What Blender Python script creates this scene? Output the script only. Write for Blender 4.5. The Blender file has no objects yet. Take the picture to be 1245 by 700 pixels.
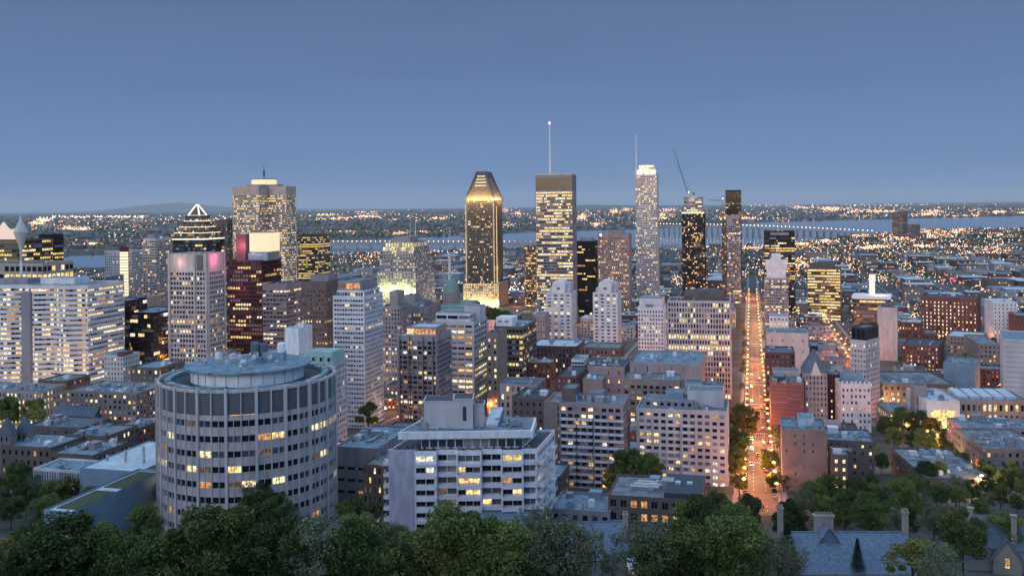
import bpy, math, random, zlib
from mathutils import Vector, Matrix
# ---------------------------------------------------------------- camera, sky, sun, exposure
F, CX, HYC, HC = 1150.0, 622.5, 250.0, 160.0      # focal length and horizon in photo pixels, eye height in metres
ANG = math.radians(14.14)                        # heading of the street grid
scene = bpy.context.scene
COL = scene.collection
cam = bpy.data.cameras.new('camera'); camo = bpy.data.objects.new('camera', cam); COL.objects.link(camo)
camo.location = (0, 0, HC); ROLL = 14.0 / 1245                               # the photograph's horizon runs down to the left
camo.rotation_euler = (Matrix.Rotation(math.radians(90), 4, 'X') @ Matrix.Rotation(-math.atan(ROLL), 4, 'Z')).to_euler()
cam.sensor_width = 36; cam.lens = 36 * F / 1245; cam.shift_y = -100.0 / 1245
cam.clip_start = 1; cam.clip_end = 200000
scene.camera = camo
W = bpy.data.worlds.new('World'); scene.world = W; W.use_nodes = True
nt = W.node_tree; nt.nodes.clear()
N = nt.nodes.new; LK = nt.links.new
out = N('ShaderNodeOutputWorld'); bg = N('ShaderNodeBackground'); sky = N('ShaderNodeTexSky')
sky.sky_type = 'NISHITA'; sky.sun_disc = False
sky.sun_elevation = math.radians(3.0); sky.sun_rotation = math.radians(180 + 25)
sky.air_density = 1.0; sky.dust_density = 0.6; sky.ozone_density = 4.0
# dusk grade of the sky: flat slate blue, a little paler low down, faint cloud streaks
tc = N('ShaderNodeTexCoord'); sep = N('ShaderNodeSeparateXYZ'); LK(tc.outputs['Generated'], sep.inputs[0])
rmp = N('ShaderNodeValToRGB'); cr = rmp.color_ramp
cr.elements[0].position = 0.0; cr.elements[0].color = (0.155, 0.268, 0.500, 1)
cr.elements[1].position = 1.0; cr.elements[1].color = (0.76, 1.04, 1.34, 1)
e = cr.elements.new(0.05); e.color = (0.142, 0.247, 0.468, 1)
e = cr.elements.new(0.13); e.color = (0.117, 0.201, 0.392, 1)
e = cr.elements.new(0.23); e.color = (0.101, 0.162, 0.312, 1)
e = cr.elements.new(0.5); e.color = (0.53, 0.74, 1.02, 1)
LK(sep.outputs[2], rmp.inputs[0])
mp = N('ShaderNodeMapping'); mp.inputs['Scale'].default_value = (2.2, 2.2, 26); LK(tc.outputs['Generated'], mp.inputs[0])
nz = N('ShaderNodeTexNoise'); nz.inputs['Scale'].default_value = 1.6; nz.inputs['Detail'].default_value = 5; LK(mp.outputs[0], nz.inputs[0])
cl = N('ShaderNodeValToRGB'); cl.color_ramp.elements[0].position = 0.52; cl.color_ramp.elements[0].color = (1, 1, 1, 1)
cl.color_ramp.elements[1].position = 0.75; cl.color_ramp.elements[1].color = (0.93, 0.93, 0.95, 1); LK(nz.outputs[0], cl.inputs[0])
mm = N('ShaderNodeMixRGB'); mm.blend_type = 'MULTIPLY'; mm.inputs[0].default_value = 1; LK(rmp.outputs[0], mm.inputs[1]); LK(cl.outputs[0], mm.inputs[2])
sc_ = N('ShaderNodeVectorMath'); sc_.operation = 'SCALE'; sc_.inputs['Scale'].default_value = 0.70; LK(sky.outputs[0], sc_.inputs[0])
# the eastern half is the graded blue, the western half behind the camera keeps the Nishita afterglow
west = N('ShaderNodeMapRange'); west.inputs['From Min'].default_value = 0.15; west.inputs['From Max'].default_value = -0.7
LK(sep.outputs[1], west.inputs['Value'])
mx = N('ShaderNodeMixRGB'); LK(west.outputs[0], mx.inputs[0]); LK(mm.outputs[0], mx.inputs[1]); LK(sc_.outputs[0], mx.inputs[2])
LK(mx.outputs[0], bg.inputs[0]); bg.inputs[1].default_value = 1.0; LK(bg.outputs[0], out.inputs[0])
sd = bpy.data.lights.new('sun', 'SUN'); so = bpy.data.objects.new('sun', sd); COL.objects.link(so)
sd.energy = 1.0; sd.angle = math.radians(50); sd.color = (1.0, 0.82, 0.62)   # afterglow of the set sun, behind the viewer
so.rotation_euler = (math.radians(90 - 14), 0, math.radians(-25))
scene.view_settings.view_transform = 'Standard'; scene.view_settings.look = 'None'
scene.view_settings.exposure = 0.0; scene.view_settings.gamma = 1.0
scene.cycles.max_bounces = 4; scene.cycles.diffuse_bounces = 2; scene.cycles.glossy_bounces = 2
scene.cycles.transparent_max_bounces = 4; scene.cycles.volume_bounces = 0
scene.cycles.sample_clamp_indirect = 2.0; scene.cycles.caustics_reflective = False; scene.cycles.caustics_refractive = False
scene.cycles.use_denoising = True

# ---------------------------------------------------------------- helpers
def lerp(a, b, t): return a + (b - a) * t
EK = [(-400, 190), (0, 148), (100, 112), (200, 76), (250, 59), (300, 50), (330, 45), (400, 36), (500, 27), (600, 20), (700, 15), (900, 8), (1200, 3), (1500, 0), (3000, -3), (200000, -3)]
def E(Y):
    for (a, za), (b, zb) in zip(EK, EK[1:]):
        if Y <= b: return lerp(za, zb, (Y - a) / (b - a))
    return -3.0
def HYP(px): return HYC - ROLL * (px - CX)
def depth(py, px):                       # distance at which the ground shows at photo row py
    lo, hi = 260.0, 150000.0
    for _ in range(60):
        m = (lo + hi) / 2
        if HYP(px) + (HC - E(m)) / m * F > py: lo = m
        else: hi = m
    return lo
CUR = [CX]
def shift(Y): return max(-1.5, min(3.6, ROLL * (HYC + (HC - E(Y) - 14) / Y * F - 350))) if Y > 200 else 3.6
def X(px, Y):
    CUR[0] = px; return (px - shift(Y) - CX) * Y / F
def Zt(py, Y, px=None): return HC - (py - HYP(CUR[0] if px is None else px)) * Y / F
def grid(x, y): return x * math.cos(ANG) - y * math.sin(ANG), x * math.sin(ANG) + y * math.cos(ANG)
def ungrid(s, t): return s * math.cos(ANG) + t * math.sin(ANG), -s * math.sin(ANG) + t * math.cos(ANG)

USE_HAZE = True
MATS = {}
def principled(name):
    m = bpy.data.materials.new(name); m.use_nodes = True
    return m, m.node_tree, m.node_tree.nodes['Principled BSDF']
def wallmat(name, c, rough=0.8, var=0.16, scale=0.12, metal=0.0, streak=False, bump=0.0):
    if name in MATS: return MATS[name]
    m, t, b = principled(name)
    g = t.nodes.new('ShaderNodeNewGeometry'); mpn = t.nodes.new('ShaderNodeMapping')
    mpn.inputs['Scale'].default_value = (1, 1, 0.25 if streak else 1); t.links.new(g.outputs['Position'], mpn.inputs[0])
    n = t.nodes.new('ShaderNodeTexNoise'); n.inputs['Scale'].default_value = scale; n.inputs['Detail'].default_value = 6; n.inputs['Roughness'].default_value = 0.65
    if name.startswith('roof_') or name == 'slate_blue': n.inputs['Distortion'].default_value = 1.2; n.inputs['Detail'].default_value = 9; n.inputs['Roughness'].default_value = .75
    t.links.new(mpn.outputs[0], n.inputs[0])
    r = t.nodes.new('ShaderNodeValToRGB')
    r.color_ramp.elements[0].position = 0.3; r.color_ramp.elements[1].position = 0.72
    r.color_ramp.elements[0].color = tuple(max(0, x * (1 - var * 1.5)) for x in c) + (1,)
    r.color_ramp.elements[1].color = tuple(min(1, x * (1 + var)) for x in c) + (1,)
    t.links.new(n.outputs[0], r.inputs[0]); t.links.new(r.outputs[0], b.inputs['Base Color'])
    b.inputs['Roughness'].default_value = rough; b.inputs['Metallic'].default_value = metal
    if bump:
        n2 = t.nodes.new('ShaderNodeTexNoise'); n2.inputs['Scale'].default_value = 2.0; bp = t.nodes.new('ShaderNodeBump'); bp.inputs['Strength'].default_value = bump
        t.links.new(g.outputs['Position'], n2.inputs[0]); t.links.new(n2.outputs[0], bp.inputs['Height']); t.links.new(bp.outputs[0], b.inputs['Normal'])
    if name == 'black_granite': b.inputs['Specular IOR Level'].default_value = .12
    MATS[name] = m; return m
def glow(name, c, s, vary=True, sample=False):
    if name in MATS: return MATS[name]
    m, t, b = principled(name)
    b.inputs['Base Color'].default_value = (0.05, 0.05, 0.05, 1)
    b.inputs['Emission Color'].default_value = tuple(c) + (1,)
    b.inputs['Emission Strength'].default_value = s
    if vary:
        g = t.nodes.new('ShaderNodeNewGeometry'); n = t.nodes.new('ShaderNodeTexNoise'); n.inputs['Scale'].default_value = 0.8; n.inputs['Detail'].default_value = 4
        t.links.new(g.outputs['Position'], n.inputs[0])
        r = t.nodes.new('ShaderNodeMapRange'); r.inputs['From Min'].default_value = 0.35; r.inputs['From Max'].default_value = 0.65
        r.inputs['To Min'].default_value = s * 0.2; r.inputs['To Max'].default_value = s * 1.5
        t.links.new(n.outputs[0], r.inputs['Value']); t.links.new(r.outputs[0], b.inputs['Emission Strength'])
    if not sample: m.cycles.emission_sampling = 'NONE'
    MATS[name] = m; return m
def glassmat(name, c, rough=0.12, spec=0.6):
    m, t, b = principled(name); g = t.nodes.new('ShaderNodeNewGeometry'); n = t.nodes.new('ShaderNodeTexNoise'); n.inputs['Scale'].default_value = 0.5
    t.links.new(g.outputs['Position'], n.inputs[0]); r = t.nodes.new('ShaderNodeMixRGB'); t.links.new(n.outputs[0], r.inputs[0])
    r.inputs[1].default_value = tuple(x * .6 for x in c) + (1,); r.inputs[2].default_value = tuple(x * 1.5 for x in c) + (1,)
    t.links.new(r.outputs[0], b.inputs['Base Color']); b.inputs['Roughness'].default_value = rough; b.inputs['Specular IOR Level'].default_value = spec
    MATS[name] = m; return m
GD = glassmat('dark_glass', (0.014, 0.015, 0.022), 0.12, 0.3); GB = glassmat('blue_glass', (0.05, 0.07, 0.11), 0.08, 0.9); GC = glassmat('curtained_glass', (0.14, 0.13, 0.15), 0.4, 0.4)
W1 = glow('warm_window', (1.0, 0.64, 0.24), 1.45); W2 = glow('pale_window', (1.0, 0.80, 0.44), 1.5); W3 = glow('amber_window', (1.0, 0.46, 0.15), 0.7)
W4 = glow('white_window', (1.0, 0.92, 0.74), 1.15); W5 = glow('dim_window', (0.85, 0.5, 0.25), 0.16); W6 = glow('yellow_window', (1.0, 0.72, 0.22), 1.1)
WR = glow('red_window', (1.0, 0.12, 0.18), 0.8)
GL = glassmat('blind_glass', (0.30, 0.30, 0.33), 0.5, 0.3)
PANES = [GD, GB, GC, W1, W2, W3, W4, W5, W6, WR, GL]
PI = {'d': 0, 'b': 1, 'c': 2, '1': 3, '2': 4, '3': 5, '4': 6, '5': 7, '6': 8, 'r': 9, 'l': 10}
C = {}
def wm(k, c, **kw): C[k] = wallmat(k, c, **kw)
wm('concrete_pink', (0.53, 0.465, 0.45), streak=True, var=.22, scale=.3); wm('concrete_pale', (0.54, 0.515, 0.52), streak=True); wm('concrete_grey', (0.27, 0.26, 0.29), streak=True)
wm('white_panel', (0.70, 0.69, 0.72)); wm('white_paint', (0.82, 0.82, 0.84), streak=True, var=.17, scale=.4); wm('warm_panel', (0.44, 0.36, 0.33)); wm('stone_beige', (0.38, 0.33, 0.28)); wm('stone_grey', (0.30, 0.29, 0.30))
wm('brick_red', (0.17, 0.062, 0.05)); wm('brick_brown', (0.145, 0.11, 0.10)); wm('brick_tan', (0.24, 0.20, 0.185)); wm('brick_pink', (0.36, 0.275, 0.285)); wm('brick_dark', (0.09, 0.055, 0.055))
wm('dark_metal', (0.045, 0.045, 0.055), rough=.4); wm('black_granite', (0.022, 0.021, 0.024), rough=.55); wm('granite_warm', (0.19, 0.155, 0.12)); wm('red_curtain', (0.125, 0.055, 0.085), rough=.5); wm('maroon', (0.10, 0.022, 0.03))
wm('bronze', (0.10, 0.075, 0.05), rough=.35); wm('copper_green', (0.16, 0.30, 0.26)); wm('mansard_green', (0.30, 0.45, 0.42)); wm('slate', (0.10, 0.13, 0.17)); wm('slate_blue', (0.17, 0.23, 0.31), scale=1.4, var=.45)
wm('roof_gravel', (0.20, 0.225, 0.255), scale=.2, var=.5); wm('roof_dark', (0.055, 0.065, 0.08), scale=.3, var=.35); wm('roof_white', (0.54, 0.60, 0.66), scale=.2, var=.3); wm('roof_blue', (0.19, 0.27, 0.34), scale=.2, var=.45); wm('roof_green_grass', (0.055, 0.075, 0.03), scale=.8, var=.4)
wm('steel', (0.38, 0.40, 0.43), rough=.4, metal=.3); wm('asphalt', (0.06, 0.058, 0.06), scale=.2, var=.3); wm('pavement', (0.22, 0.21, 0.21), scale=.3); wm('road_paint', (0.75, 0.75, 0.72), scale=1)
wm('bark', (0.07, 0.055, 0.045), scale=2); wm('unit_blue', (0.22, 0.32, 0.40)); wm('yellow_crane', (0.45, 0.30, 0.10)); wm('louvre', (0.12, 0.12, 0.135), rough=.6, scale=.8)
ROOFS = ['roof_gravel', 'roof_dark', 'roof_white', 'roof_blue', 'roof_gravel']

class MB:
    def __init__(s): s.v = []; s.f = []; s.m = []
    def quad(s, a, b, c, d, m=0):
        n = len(s.v); s.v += [a, b, c, d]; s.f.append((n, n + 1, n + 2, n + 3)); s.m.append(m)
    def poly(s, pts, m=0):
        n = len(s.v); s.v += pts; s.f.append(tuple(range(n, n + len(pts)))); s.m.append(m)
    def prism(s, pts, z0, z1, m=0, mt=None, scale=1.0, bottom=False):   # CCW footprint; optional taper
        cx = sum(p[0] for p in pts) / len(pts); cy = sum(p[1] for p in pts) / len(pts)
        top = [(cx + (p[0] - cx) * scale, cy + (p[1] - cy) * scale) for p in pts]
        n = len(pts)
        for i in range(n):
            j = (i + 1) % n
            s.quad((*pts[i], z0), (*pts[j], z0), (*top[j], z1), (*top[i], z1), m)
        s.poly([(*p, z1) for p in top], m if mt is None else mt)
        if bottom: s.poly([(*p, z0) for p in reversed(pts)], m)
    def box(s, x0, x1, y0, y1, z0, z1, m=0, mt=None): s.prism([(x0, y0), (x1, y0), (x1, y1), (x0, y1)], z0, z1, m, mt, bottom=True)
    def tube(s, a, b, r0, r1, n=6, m=0):
        a = Vector(a); b = Vector(b); d = (b - a).normalized(); u = d.orthogonal().normalized(); w = d.cross(u)
        k = len(s.v)
        for i in range(n):
            q = 2 * math.pi * i / n; o = u * math.cos(q) + w * math.sin(q)
            s.v.append(tuple(a + o * r0)); s.v.append(tuple(b + o * r1))
        for i in range(n):
            j = (i + 1) % n; s.f.append((k + 2 * i, k + 2 * j, k + 2 * j + 1, k + 2 * i + 1)); s.m.append(m)
        s.f.append(tuple(k + 2 * i + 1 for i in range(n))); s.m.append(m)
    def lathe(s, prof, n=24, m=0, cx=0, cy=0):
        k = len(s.v)
        for r, z in prof:
            for i in range(n): s.v.append((cx + r * math.cos(2 * math.pi * i / n), cy + r * math.sin(2 * math.pi * i / n), z))
        for a in range(len(prof) - 1):
            for i in range(n):
                j = (i + 1) % n; s.f.append((k + a * n + i, k + a * n + j, k + (a + 1) * n + j, k + (a + 1) * n + i)); s.m.append(m)
        s.f.append(tuple(k + (len(prof) - 1) * n + i for i in range(n))); s.m.append(m)
    def mesh(s, name, mats):
        me = bpy.data.meshes.new(name); me.from_pydata(s.v, [], s.f)
        for mt in mats: me.materials.append(mt)
        if len(mats) > 1: me.polygons.foreach_set('material_index', s.m)
        me.update(); return me
    def build(s, name, mats, parent=None, loc=(0, 0, 0), rz=0):
        if not s.f: return None
        if not isinstance(mats, (list, tuple)): mats = [mats]
        o = bpy.data.objects.new(name, s.mesh(name, mats)); COL.objects.link(o); o.location = loc; o.rotation_euler.z = rz
        if parent: o.parent = parent
        return o
def tag(o, label=None, cat=None, group=None, kind=None):
    if label: o['label'] = label
    if cat: o['category'] = cat
    if group: o['group'] = group
    if kind: o['kind'] = kind
    return o
def empty(name, loc, rz=0):
    o = bpy.data.objects.new(name, None); COL.objects.link(o); o.location = loc; o.rotation_euler.z = rz; o.empty_display_size = 1; return o
def light(kind, loc, power, color, parent=None, size=1.0, rot=None, sy=None):
    l = bpy.data.lights.new('lamp_light', kind); o = bpy.data.objects.new('lamp_light', l); COL.objects.link(o); o.location = loc
    l.energy = power; l.color = color
    if kind == 'POINT': l.shadow_soft_size = size
    if kind == 'AREA': l.shape = 'RECTANGLE'; l.size = size; l.size_y = sy or size
    if rot: o.rotation_euler = rot
    if parent: o.parent = parent
    return o
LANDMARKS = []      # (px, py, Y, short name)
AUTO = []           # things that get their label once everything stands
FOOT = []           # footprints in grid coordinates

def rect(w, d): return [(-w / 2, -d / 2), (w / 2, -d / 2), (w / 2, d / 2), (-w / 2, d / 2)]
def SP(bay=3.0, fl=3.6, ww=.6, wh=.5, sill=.3, rev=.25, lit=.12, rowlit=.05, pal='dddcb', lpal='12356', mt=1.2, mb=0.5, mode='stuff', rib=0, ribw=.5, ledge=0, edges=None, lm=1, blank=0, litrows=None, ends=0):
    return dict(bay=bay, fl=fl, ww=ww, wh=wh, sill=sill, rev=rev, lit=lit, rowlit=rowlit, pal=pal, lpal=lpal, mt=mt, mb=mb, mode=mode, rib=rib, ribw=ribw, ledge=ledge, edges=edges, lm=lm, blank=blank, litrows=litrows, ends=ends)
PM = {}
def panemesh(w, h, mat, frame):
    k = (round(w, 2), round(h, 2), mat, frame)
    if k in PM: return PM[k]
    b = MB(); b.quad((-w / 2, 0, -h / 2), (w / 2, 0, -h / 2), (w / 2, 0, h / 2), (-w / 2, 0, h / 2), 0)
    if frame:
        t = 0.07
        for x0, x1, z0, z1 in ((-w / 2, w / 2, -h / 2, -h / 2 + t), (-w / 2, w / 2, h / 2 - t, h / 2), (-w / 2, -w / 2 + t, -h / 2 + t, h / 2 - t), (w / 2 - t, w / 2, -h / 2 + t, h / 2 - t), (-t / 2, t / 2, -h / 2 + t, h / 2 - t)):
            b.box(x0, x1, -.06, -.003, z0, z1, 1)
    PM[k] = b.mesh('window', [PANES[mat], C['concrete_grey']]); return PM[k]
def facade(mb, A, B, z0, z1, sp, rng, panes, rows):
    A = Vector((A[0], A[1], 0)); B = Vector((B[0], B[1], 0)); L = (B - A).length
    if L < .3: return
    d = (B - A) / L; n = Vector((d.y, -d.x, 0)); up = Vector((0, 0, 1))
    def P(u, z, o=0.0):
        q = A + d * u + n * o; return (q.x, q.y, z)
    e0 = sp['ends']; L2 = L - 2 * e0
    nu = max(1, round(L2 / sp['bay'])); bw = L2 / nu; prev = None
    hz = z1 - z0 - sp['mt'] - sp['mb']; nv = max(1, round(hz / sp['fl'])); fh = hz / nv
    if L < 1.5 * sp['ww'] or L2 < 1: mb.quad(P(0, z0), P(L, z0), P(L, z1), P(0, z1), 0); return
    last = z0; rev = sp['rev']
    for j in range(nv):
        zs = z0 + sp['mb'] + j * fh + sp['sill'] * fh; zh = zs + sp['wh'] * fh
        mb.quad(P(0, last), P(L, last), P(L, zs), P(0, zs), 0)
        xs = 0.0
        rl = rows.get(j)
        for i in range(nu):
            if sp['blank'] and rng.random() < sp['blank']: continue
            x0 = e0 + i * bw + bw * (1 - sp['ww']) / 2; x1 = x0 + bw * sp['ww']
            if x0 - xs > 1e-3: mb.quad(P(xs, zs), P(x0, zs), P(x0, zh), P(xs, zh), 0); mb.quad(P(x0, zs), P(x0, zs, -rev), P(x0, zh, -rev), P(x0, zh), 0)
            xs = x1
            mb.quad(P(x0, zs), P(x1, zs), P(x1, zs, -rev), P(x0, zs, -rev), 0)
            mb.quad(P(x0, zh, -rev), P(x1, zh, -rev), P(x1, zh), P(x0, zh), 0)
            mb.quad(P(x1, zs, -rev), P(x1, zs), P(x1, zh), P(x1, zh, -rev), 0)
            if prev and rng.random() < (.6 if sp['ww'] > .84 else .15): m = prev
            elif rl: m = rng.choice(rl) if rng.random() < .85 else rng.choice(sp['pal'])
            elif rng.random() < .07: m = 'l'
            elif rng.random() < min(sp['lit'], 1) * 1.3: m = rng.choice(sp['lpal']) if rng.random() < .8 else rng.choice('345')
            else: m = rng.choice(sp['pal'])
            prev = m
            if sp['mode'] == 'row' and not sp['blank']: x0, x1 = max(0, e0 + i * bw), min(L, e0 + (i + 1) * bw)
            panes.append((j, P(x0, zs, -rev), P(x1, zs, -rev), zh, PI[m], math.atan2(d.y, d.x), n))
        mb.quad(P(xs, zs), P(L, zs), P(L, zh), P(xs, zh), 0)
        last = zh
        if sp['ledge']: mb_box(mb, A, d, n, 0, L, -.02, sp['ledge'], zs - .35, zs - .05, 1)
    mb.quad(P(0, last), P(L, last), P(L, z1), P(0, z1), 0)
    if sp['rib']:
        for i in range(nu + 1): u = e0 + i * bw; mb_box(mb, A, d, n, max(0, u - sp['ribw'] / 2), min(L, u + sp['ribw'] / 2), -.02, sp['rib'], z0, z1 - .02, 1)
def mb_box(mb, A, d, n, u0, u1, o0, o1, z0, z1, m):
    def P(u, o, z): q = A + d * u + n * o; return (q.x, q.y, z)
    a, b, c, e = (u0, o1), (u1, o1), (u1, o0), (u0, o0)
    for p, q in ((a, b), (b, c), (e, a)): mb.quad(P(*p, z0), P(*q, z0), P(*q, z1), P(*p, z1), m)
    mb.quad(P(*a, z1), P(*b, z1), P(*c, z1), P(*e, z1), m); mb.quad(P(*e, z0), P(*c, z0), P(*b, z0), P(*a, z0), m)
def tier(root, poly, z0, z1, wall='concrete_pale', sp=None, name='wall', roof='roof_gravel', trim=None, parapet=.9, seed=0, frames=False, rname='roof', budget=100):
    rng = random.Random(seed); mb = MB(); panes = []
    n = len(poly); rows = {}
    if sp:
        nv = max(1, round((z1 - z0 - sp['mt'] - sp['mb']) / sp['fl']))
        for j in range(nv):
            if sp['litrows'] is not None:
                if (nv - 1 - j) in sp['litrows']: rows[j] = sp['lpal']
            elif rng.random() < sp['rowlit']: rows[j] = sp['lpal']
    for i in range(n):
        A, B = poly[i], poly[(i + 1) % n]
        if sp and (sp['edges'] is None or i in sp['edges']): facade(mb, A, B, z0, z1, sp, rng, panes, rows)
        else: mb.quad((*A, z0), (*B, z0), (*B, z1), (*A, z1), 0)
    cx = sum(p[0] for p in poly) / n; cy = sum(p[1] for p in poly) / n
    ext = max(math.hypot(p[0] - cx, p[1] - cy) for p in poly); k = 1 - .45 / ext
    inn = [(cx + (p[0] - cx) * k, cy + (p[1] - cy) * k) for p in poly]
    for i in range(n):
        j = (i + 1) % n
        mb.quad((*poly[i], z1), (*poly[j], z1), (*inn[j], z1), (*inn[i], z1), 1)
        mb.quad((*inn[j], z1 - parapet), (*inn[i], z1 - parapet), (*inn[i], z1), (*inn[j], z1), 1)
    w = mb.build(name, [C[wall], C[trim or wall]], root)
    r = MB(); r.poly([(*p, z1 - parapet + .01) for p in inn]); r.build(rname, C[roof], root)
    if panes:
        if sp['mode'] == 'row':
            byj = {}
            for p in panes: byj.setdefault(p[0], []).append(p)
            for j, ps in byj.items():
                b = MB()
                for _, a, c, zh, m, _, _ in ps: b.quad(a, c, (c[0], c[1], zh), (a[0], a[1], zh), m)
                b.build('window_band', PANES, root)
        else:
            solo = []
            if sp['mode'] == 'each':
                vis = [p for p in panes if p[6].y < -.3] + [p for p in panes if p[6].y >= -.3]
                solo = vis[:budget]; panes = vis[budget:]
            for _, a, c, zh, m, az, _ in solo:
                wdt = math.hypot(c[0] - a[0], c[1] - a[1])
                o = bpy.data.objects.new('window', panemesh(wdt, zh - a[2], m, frames)); COL.objects.link(o); o.parent = root
                o.location = ((a[0] + c[0]) / 2, (a[1] + c[1]) / 2, (a[2] + zh) / 2); o.rotation_euler.z = az
            b = MB()
            for _, a, c, zh, m, _, _ in panes: b.quad(a, c, (c[0], c[1], zh), (a[0], a[1], zh), m)
            o = b.build('window', PANES, root)
            if o: o['kind'] = 'stuff'
    return w
def unit_mesh(kind):
    b = MB()
    if kind == 0:
        b.box(-2, 2, -1.3, 1.3, .3, 2.2); b.box(-1.9, -1.6, -1.2, 1.2, 0, .3); b.box(1.6, 1.9, -1.2, 1.2, 0, .3); b.lathe([(.9, 2.2), (.9, 2.6), (.7, 2.6)], 10, 0, -.9); b.lathe([(.9, 2.2), (.9, 2.6), (.7, 2.6)], 10, 0, 1.0)
    elif kind == 1:
        b.box(-1.4, 1.4, -1.4, 1.4, 0, 2.6); b.lathe([(1.1, 2.6), (1.1, 3.2), (.9, 3.2)], 12)
    elif kind == 2:
        b.box(-5, 5, -.5, .5, .4, 1.2); b.box(-5, -4, -.5, 2.5, .4, 1.2); b.box(3.5, 4.5, -1.2, -.5, 0, 1.7)
    elif kind == 3:
        b.lathe([(.35, 0), (.35, 2.2), (.6, 2.2), (.6, 2.6)], 8)
    elif kind == 4:
        b.box(-2.6, 2.6, -2.2, 2.2, 0, 3.0); b.box(-2.8, 2.8, -2.4, 2.4, 3.0, 3.25)
    else:
        b.box(-1.5, 1.5, -1, 1, 0, .5); b.quad((-1.5, -1, .5), (1.5, -1, .5), (1.5, 0, 1.1), (-1.5, 0, 1.1)); b.quad((1.5, 1, .5), (-1.5, 1, .5), (-1.5, 0, 1.1), (1.5, 0, 1.1))
    return b
UM = {}
UNAMES = ['ventilation_unit', 'cooling_unit', 'duct', 'vent_pipe', 'stair_hut', 'skylight']
def units(root, w, d, z, n, seed, cx=0, cy=0, keep=None):
    rng = random.Random(seed)
    for i in range(n):
        k = rng.choice([0, 0, 1, 1, 2, 3, 3, 3, 4, 5, 5]); mk = rng.choice(['steel', 'unit_blue', 'white_panel', 'concrete_grey'])
        if (k, mk) not in UM: UM[(k, mk)] = unit_mesh(k).mesh(UNAMES[k], [C[mk]])
        o = bpy.data.objects.new(UNAMES[k], UM[(k, mk)]); COL.objects.link(o); o.parent = root
        o.location = (cx + rng.uniform(-.38, .38) * w, cy + rng.uniform(-.36, .36) * d, z); o.rotation_euler.z = rng.choice([0, math.pi / 2]); s = rng.uniform(.32, 1.0); o.scale = (s, s, s)

def place(xa, xc, xb, Y, ang=None, dd=None):
    """corner nearest the camera at column xc and depth Y; returns centre, width, depth, heading"""
    a = ANG if ang is None else math.radians(ang)
    P = Vector((X(xc, Y), Y)); ux = Vector((math.cos(a), -math.sin(a))); uy = Vector((math.sin(a), math.cos(a)))
    def solve(dv, px):
        k = (px - shift(P.y) - CX) / F; den = dv.x - k * dv.y
        return (k * P.y - P.x) / den if abs(den) > 1e-6 else 20
    vp = CX + F * math.tan(a)
    if xc < vp:
        w = solve(-ux, xa); d = solve(uy, xb) if xb > xc else dd
        if dd: d = dd
        c = P - ux * w / 2 + uy * d / 2
    else:
        w = solve(ux, xb); d = solve(uy, xa) if xa < xc else dd
        if dd: d = dd
        c = P + ux * w / 2 + uy * d / 2
    return c, abs(w), abs(d), a
def B(kind, label, cat, short, xa, xc, xb, top, Y, wall='concrete_pale', sp=None, pent=(), roof='roof_gravel', n=3, ang=None, dd=None, trim=None, frames=False, group=None, poly=None, seed=None, parapet=.9, budget=100):
    c, w, d, a = place(xa, xc, xb, Y, ang, dd)
    zb = E(c.y); root = empty(kind, (c.x, c.y, zb), -a); tag(root, label, cat, group)
    h = Zt(top, Y) - zb; sd_ = zlib.crc32(label.encode()) if seed is None else seed
    if sp is not None:
        tier(root, rect(w, d) if poly is None else poly(w, d), -9, h, wall, dict(sp, mb=sp['mb'] + 9), 'wall', roof, trim, parapet, sd_, frames, budget=budget)
    else: tier(root, rect(w, d) if poly is None else poly(w, d), -9, h, wall, None, 'wall', roof, trim, parapet, sd_)
    z = h
    for p in pent:          # (fx0, fx1, fy0, fy1, height, material, spec)
        x0, x1, y0, y1 = -w / 2 + p[0] * w, -w / 2 + p[1] * w, -d / 2 + p[2] * d, -d / 2 + p[3] * d
        zb_ = h - parapet + .02 + (p[7] if len(p) > 7 else 0)
        tier(root, [(x0, y0), (x1, y0), (x1, y1), (x0, y1)], zb_, zb_ + p[4], p[5], p[6] if len(p) > 6 else None, 'penthouse', roof, None, .4, sd_ + 1, rname='penthouse_roof')
    if n: units(root, w, d, h - parapet + .02, int(n * (3.4 if Y < 640 else 2.2 if Y < 760 else 1.2)) + 1, sd_ + 2)
    s, t = grid(c.x, c.y)
    FOOT.append((s - w / 2 - 4, s + w / 2 + 4, t - d / 2 - 4, t + d / 2 + 4))
    LANDMARKS.append(((xa + xb) / 2, top, Y, short))
    root['w'] = w; root['d'] = d; root['h'] = h
    return root, w, d, h
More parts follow.
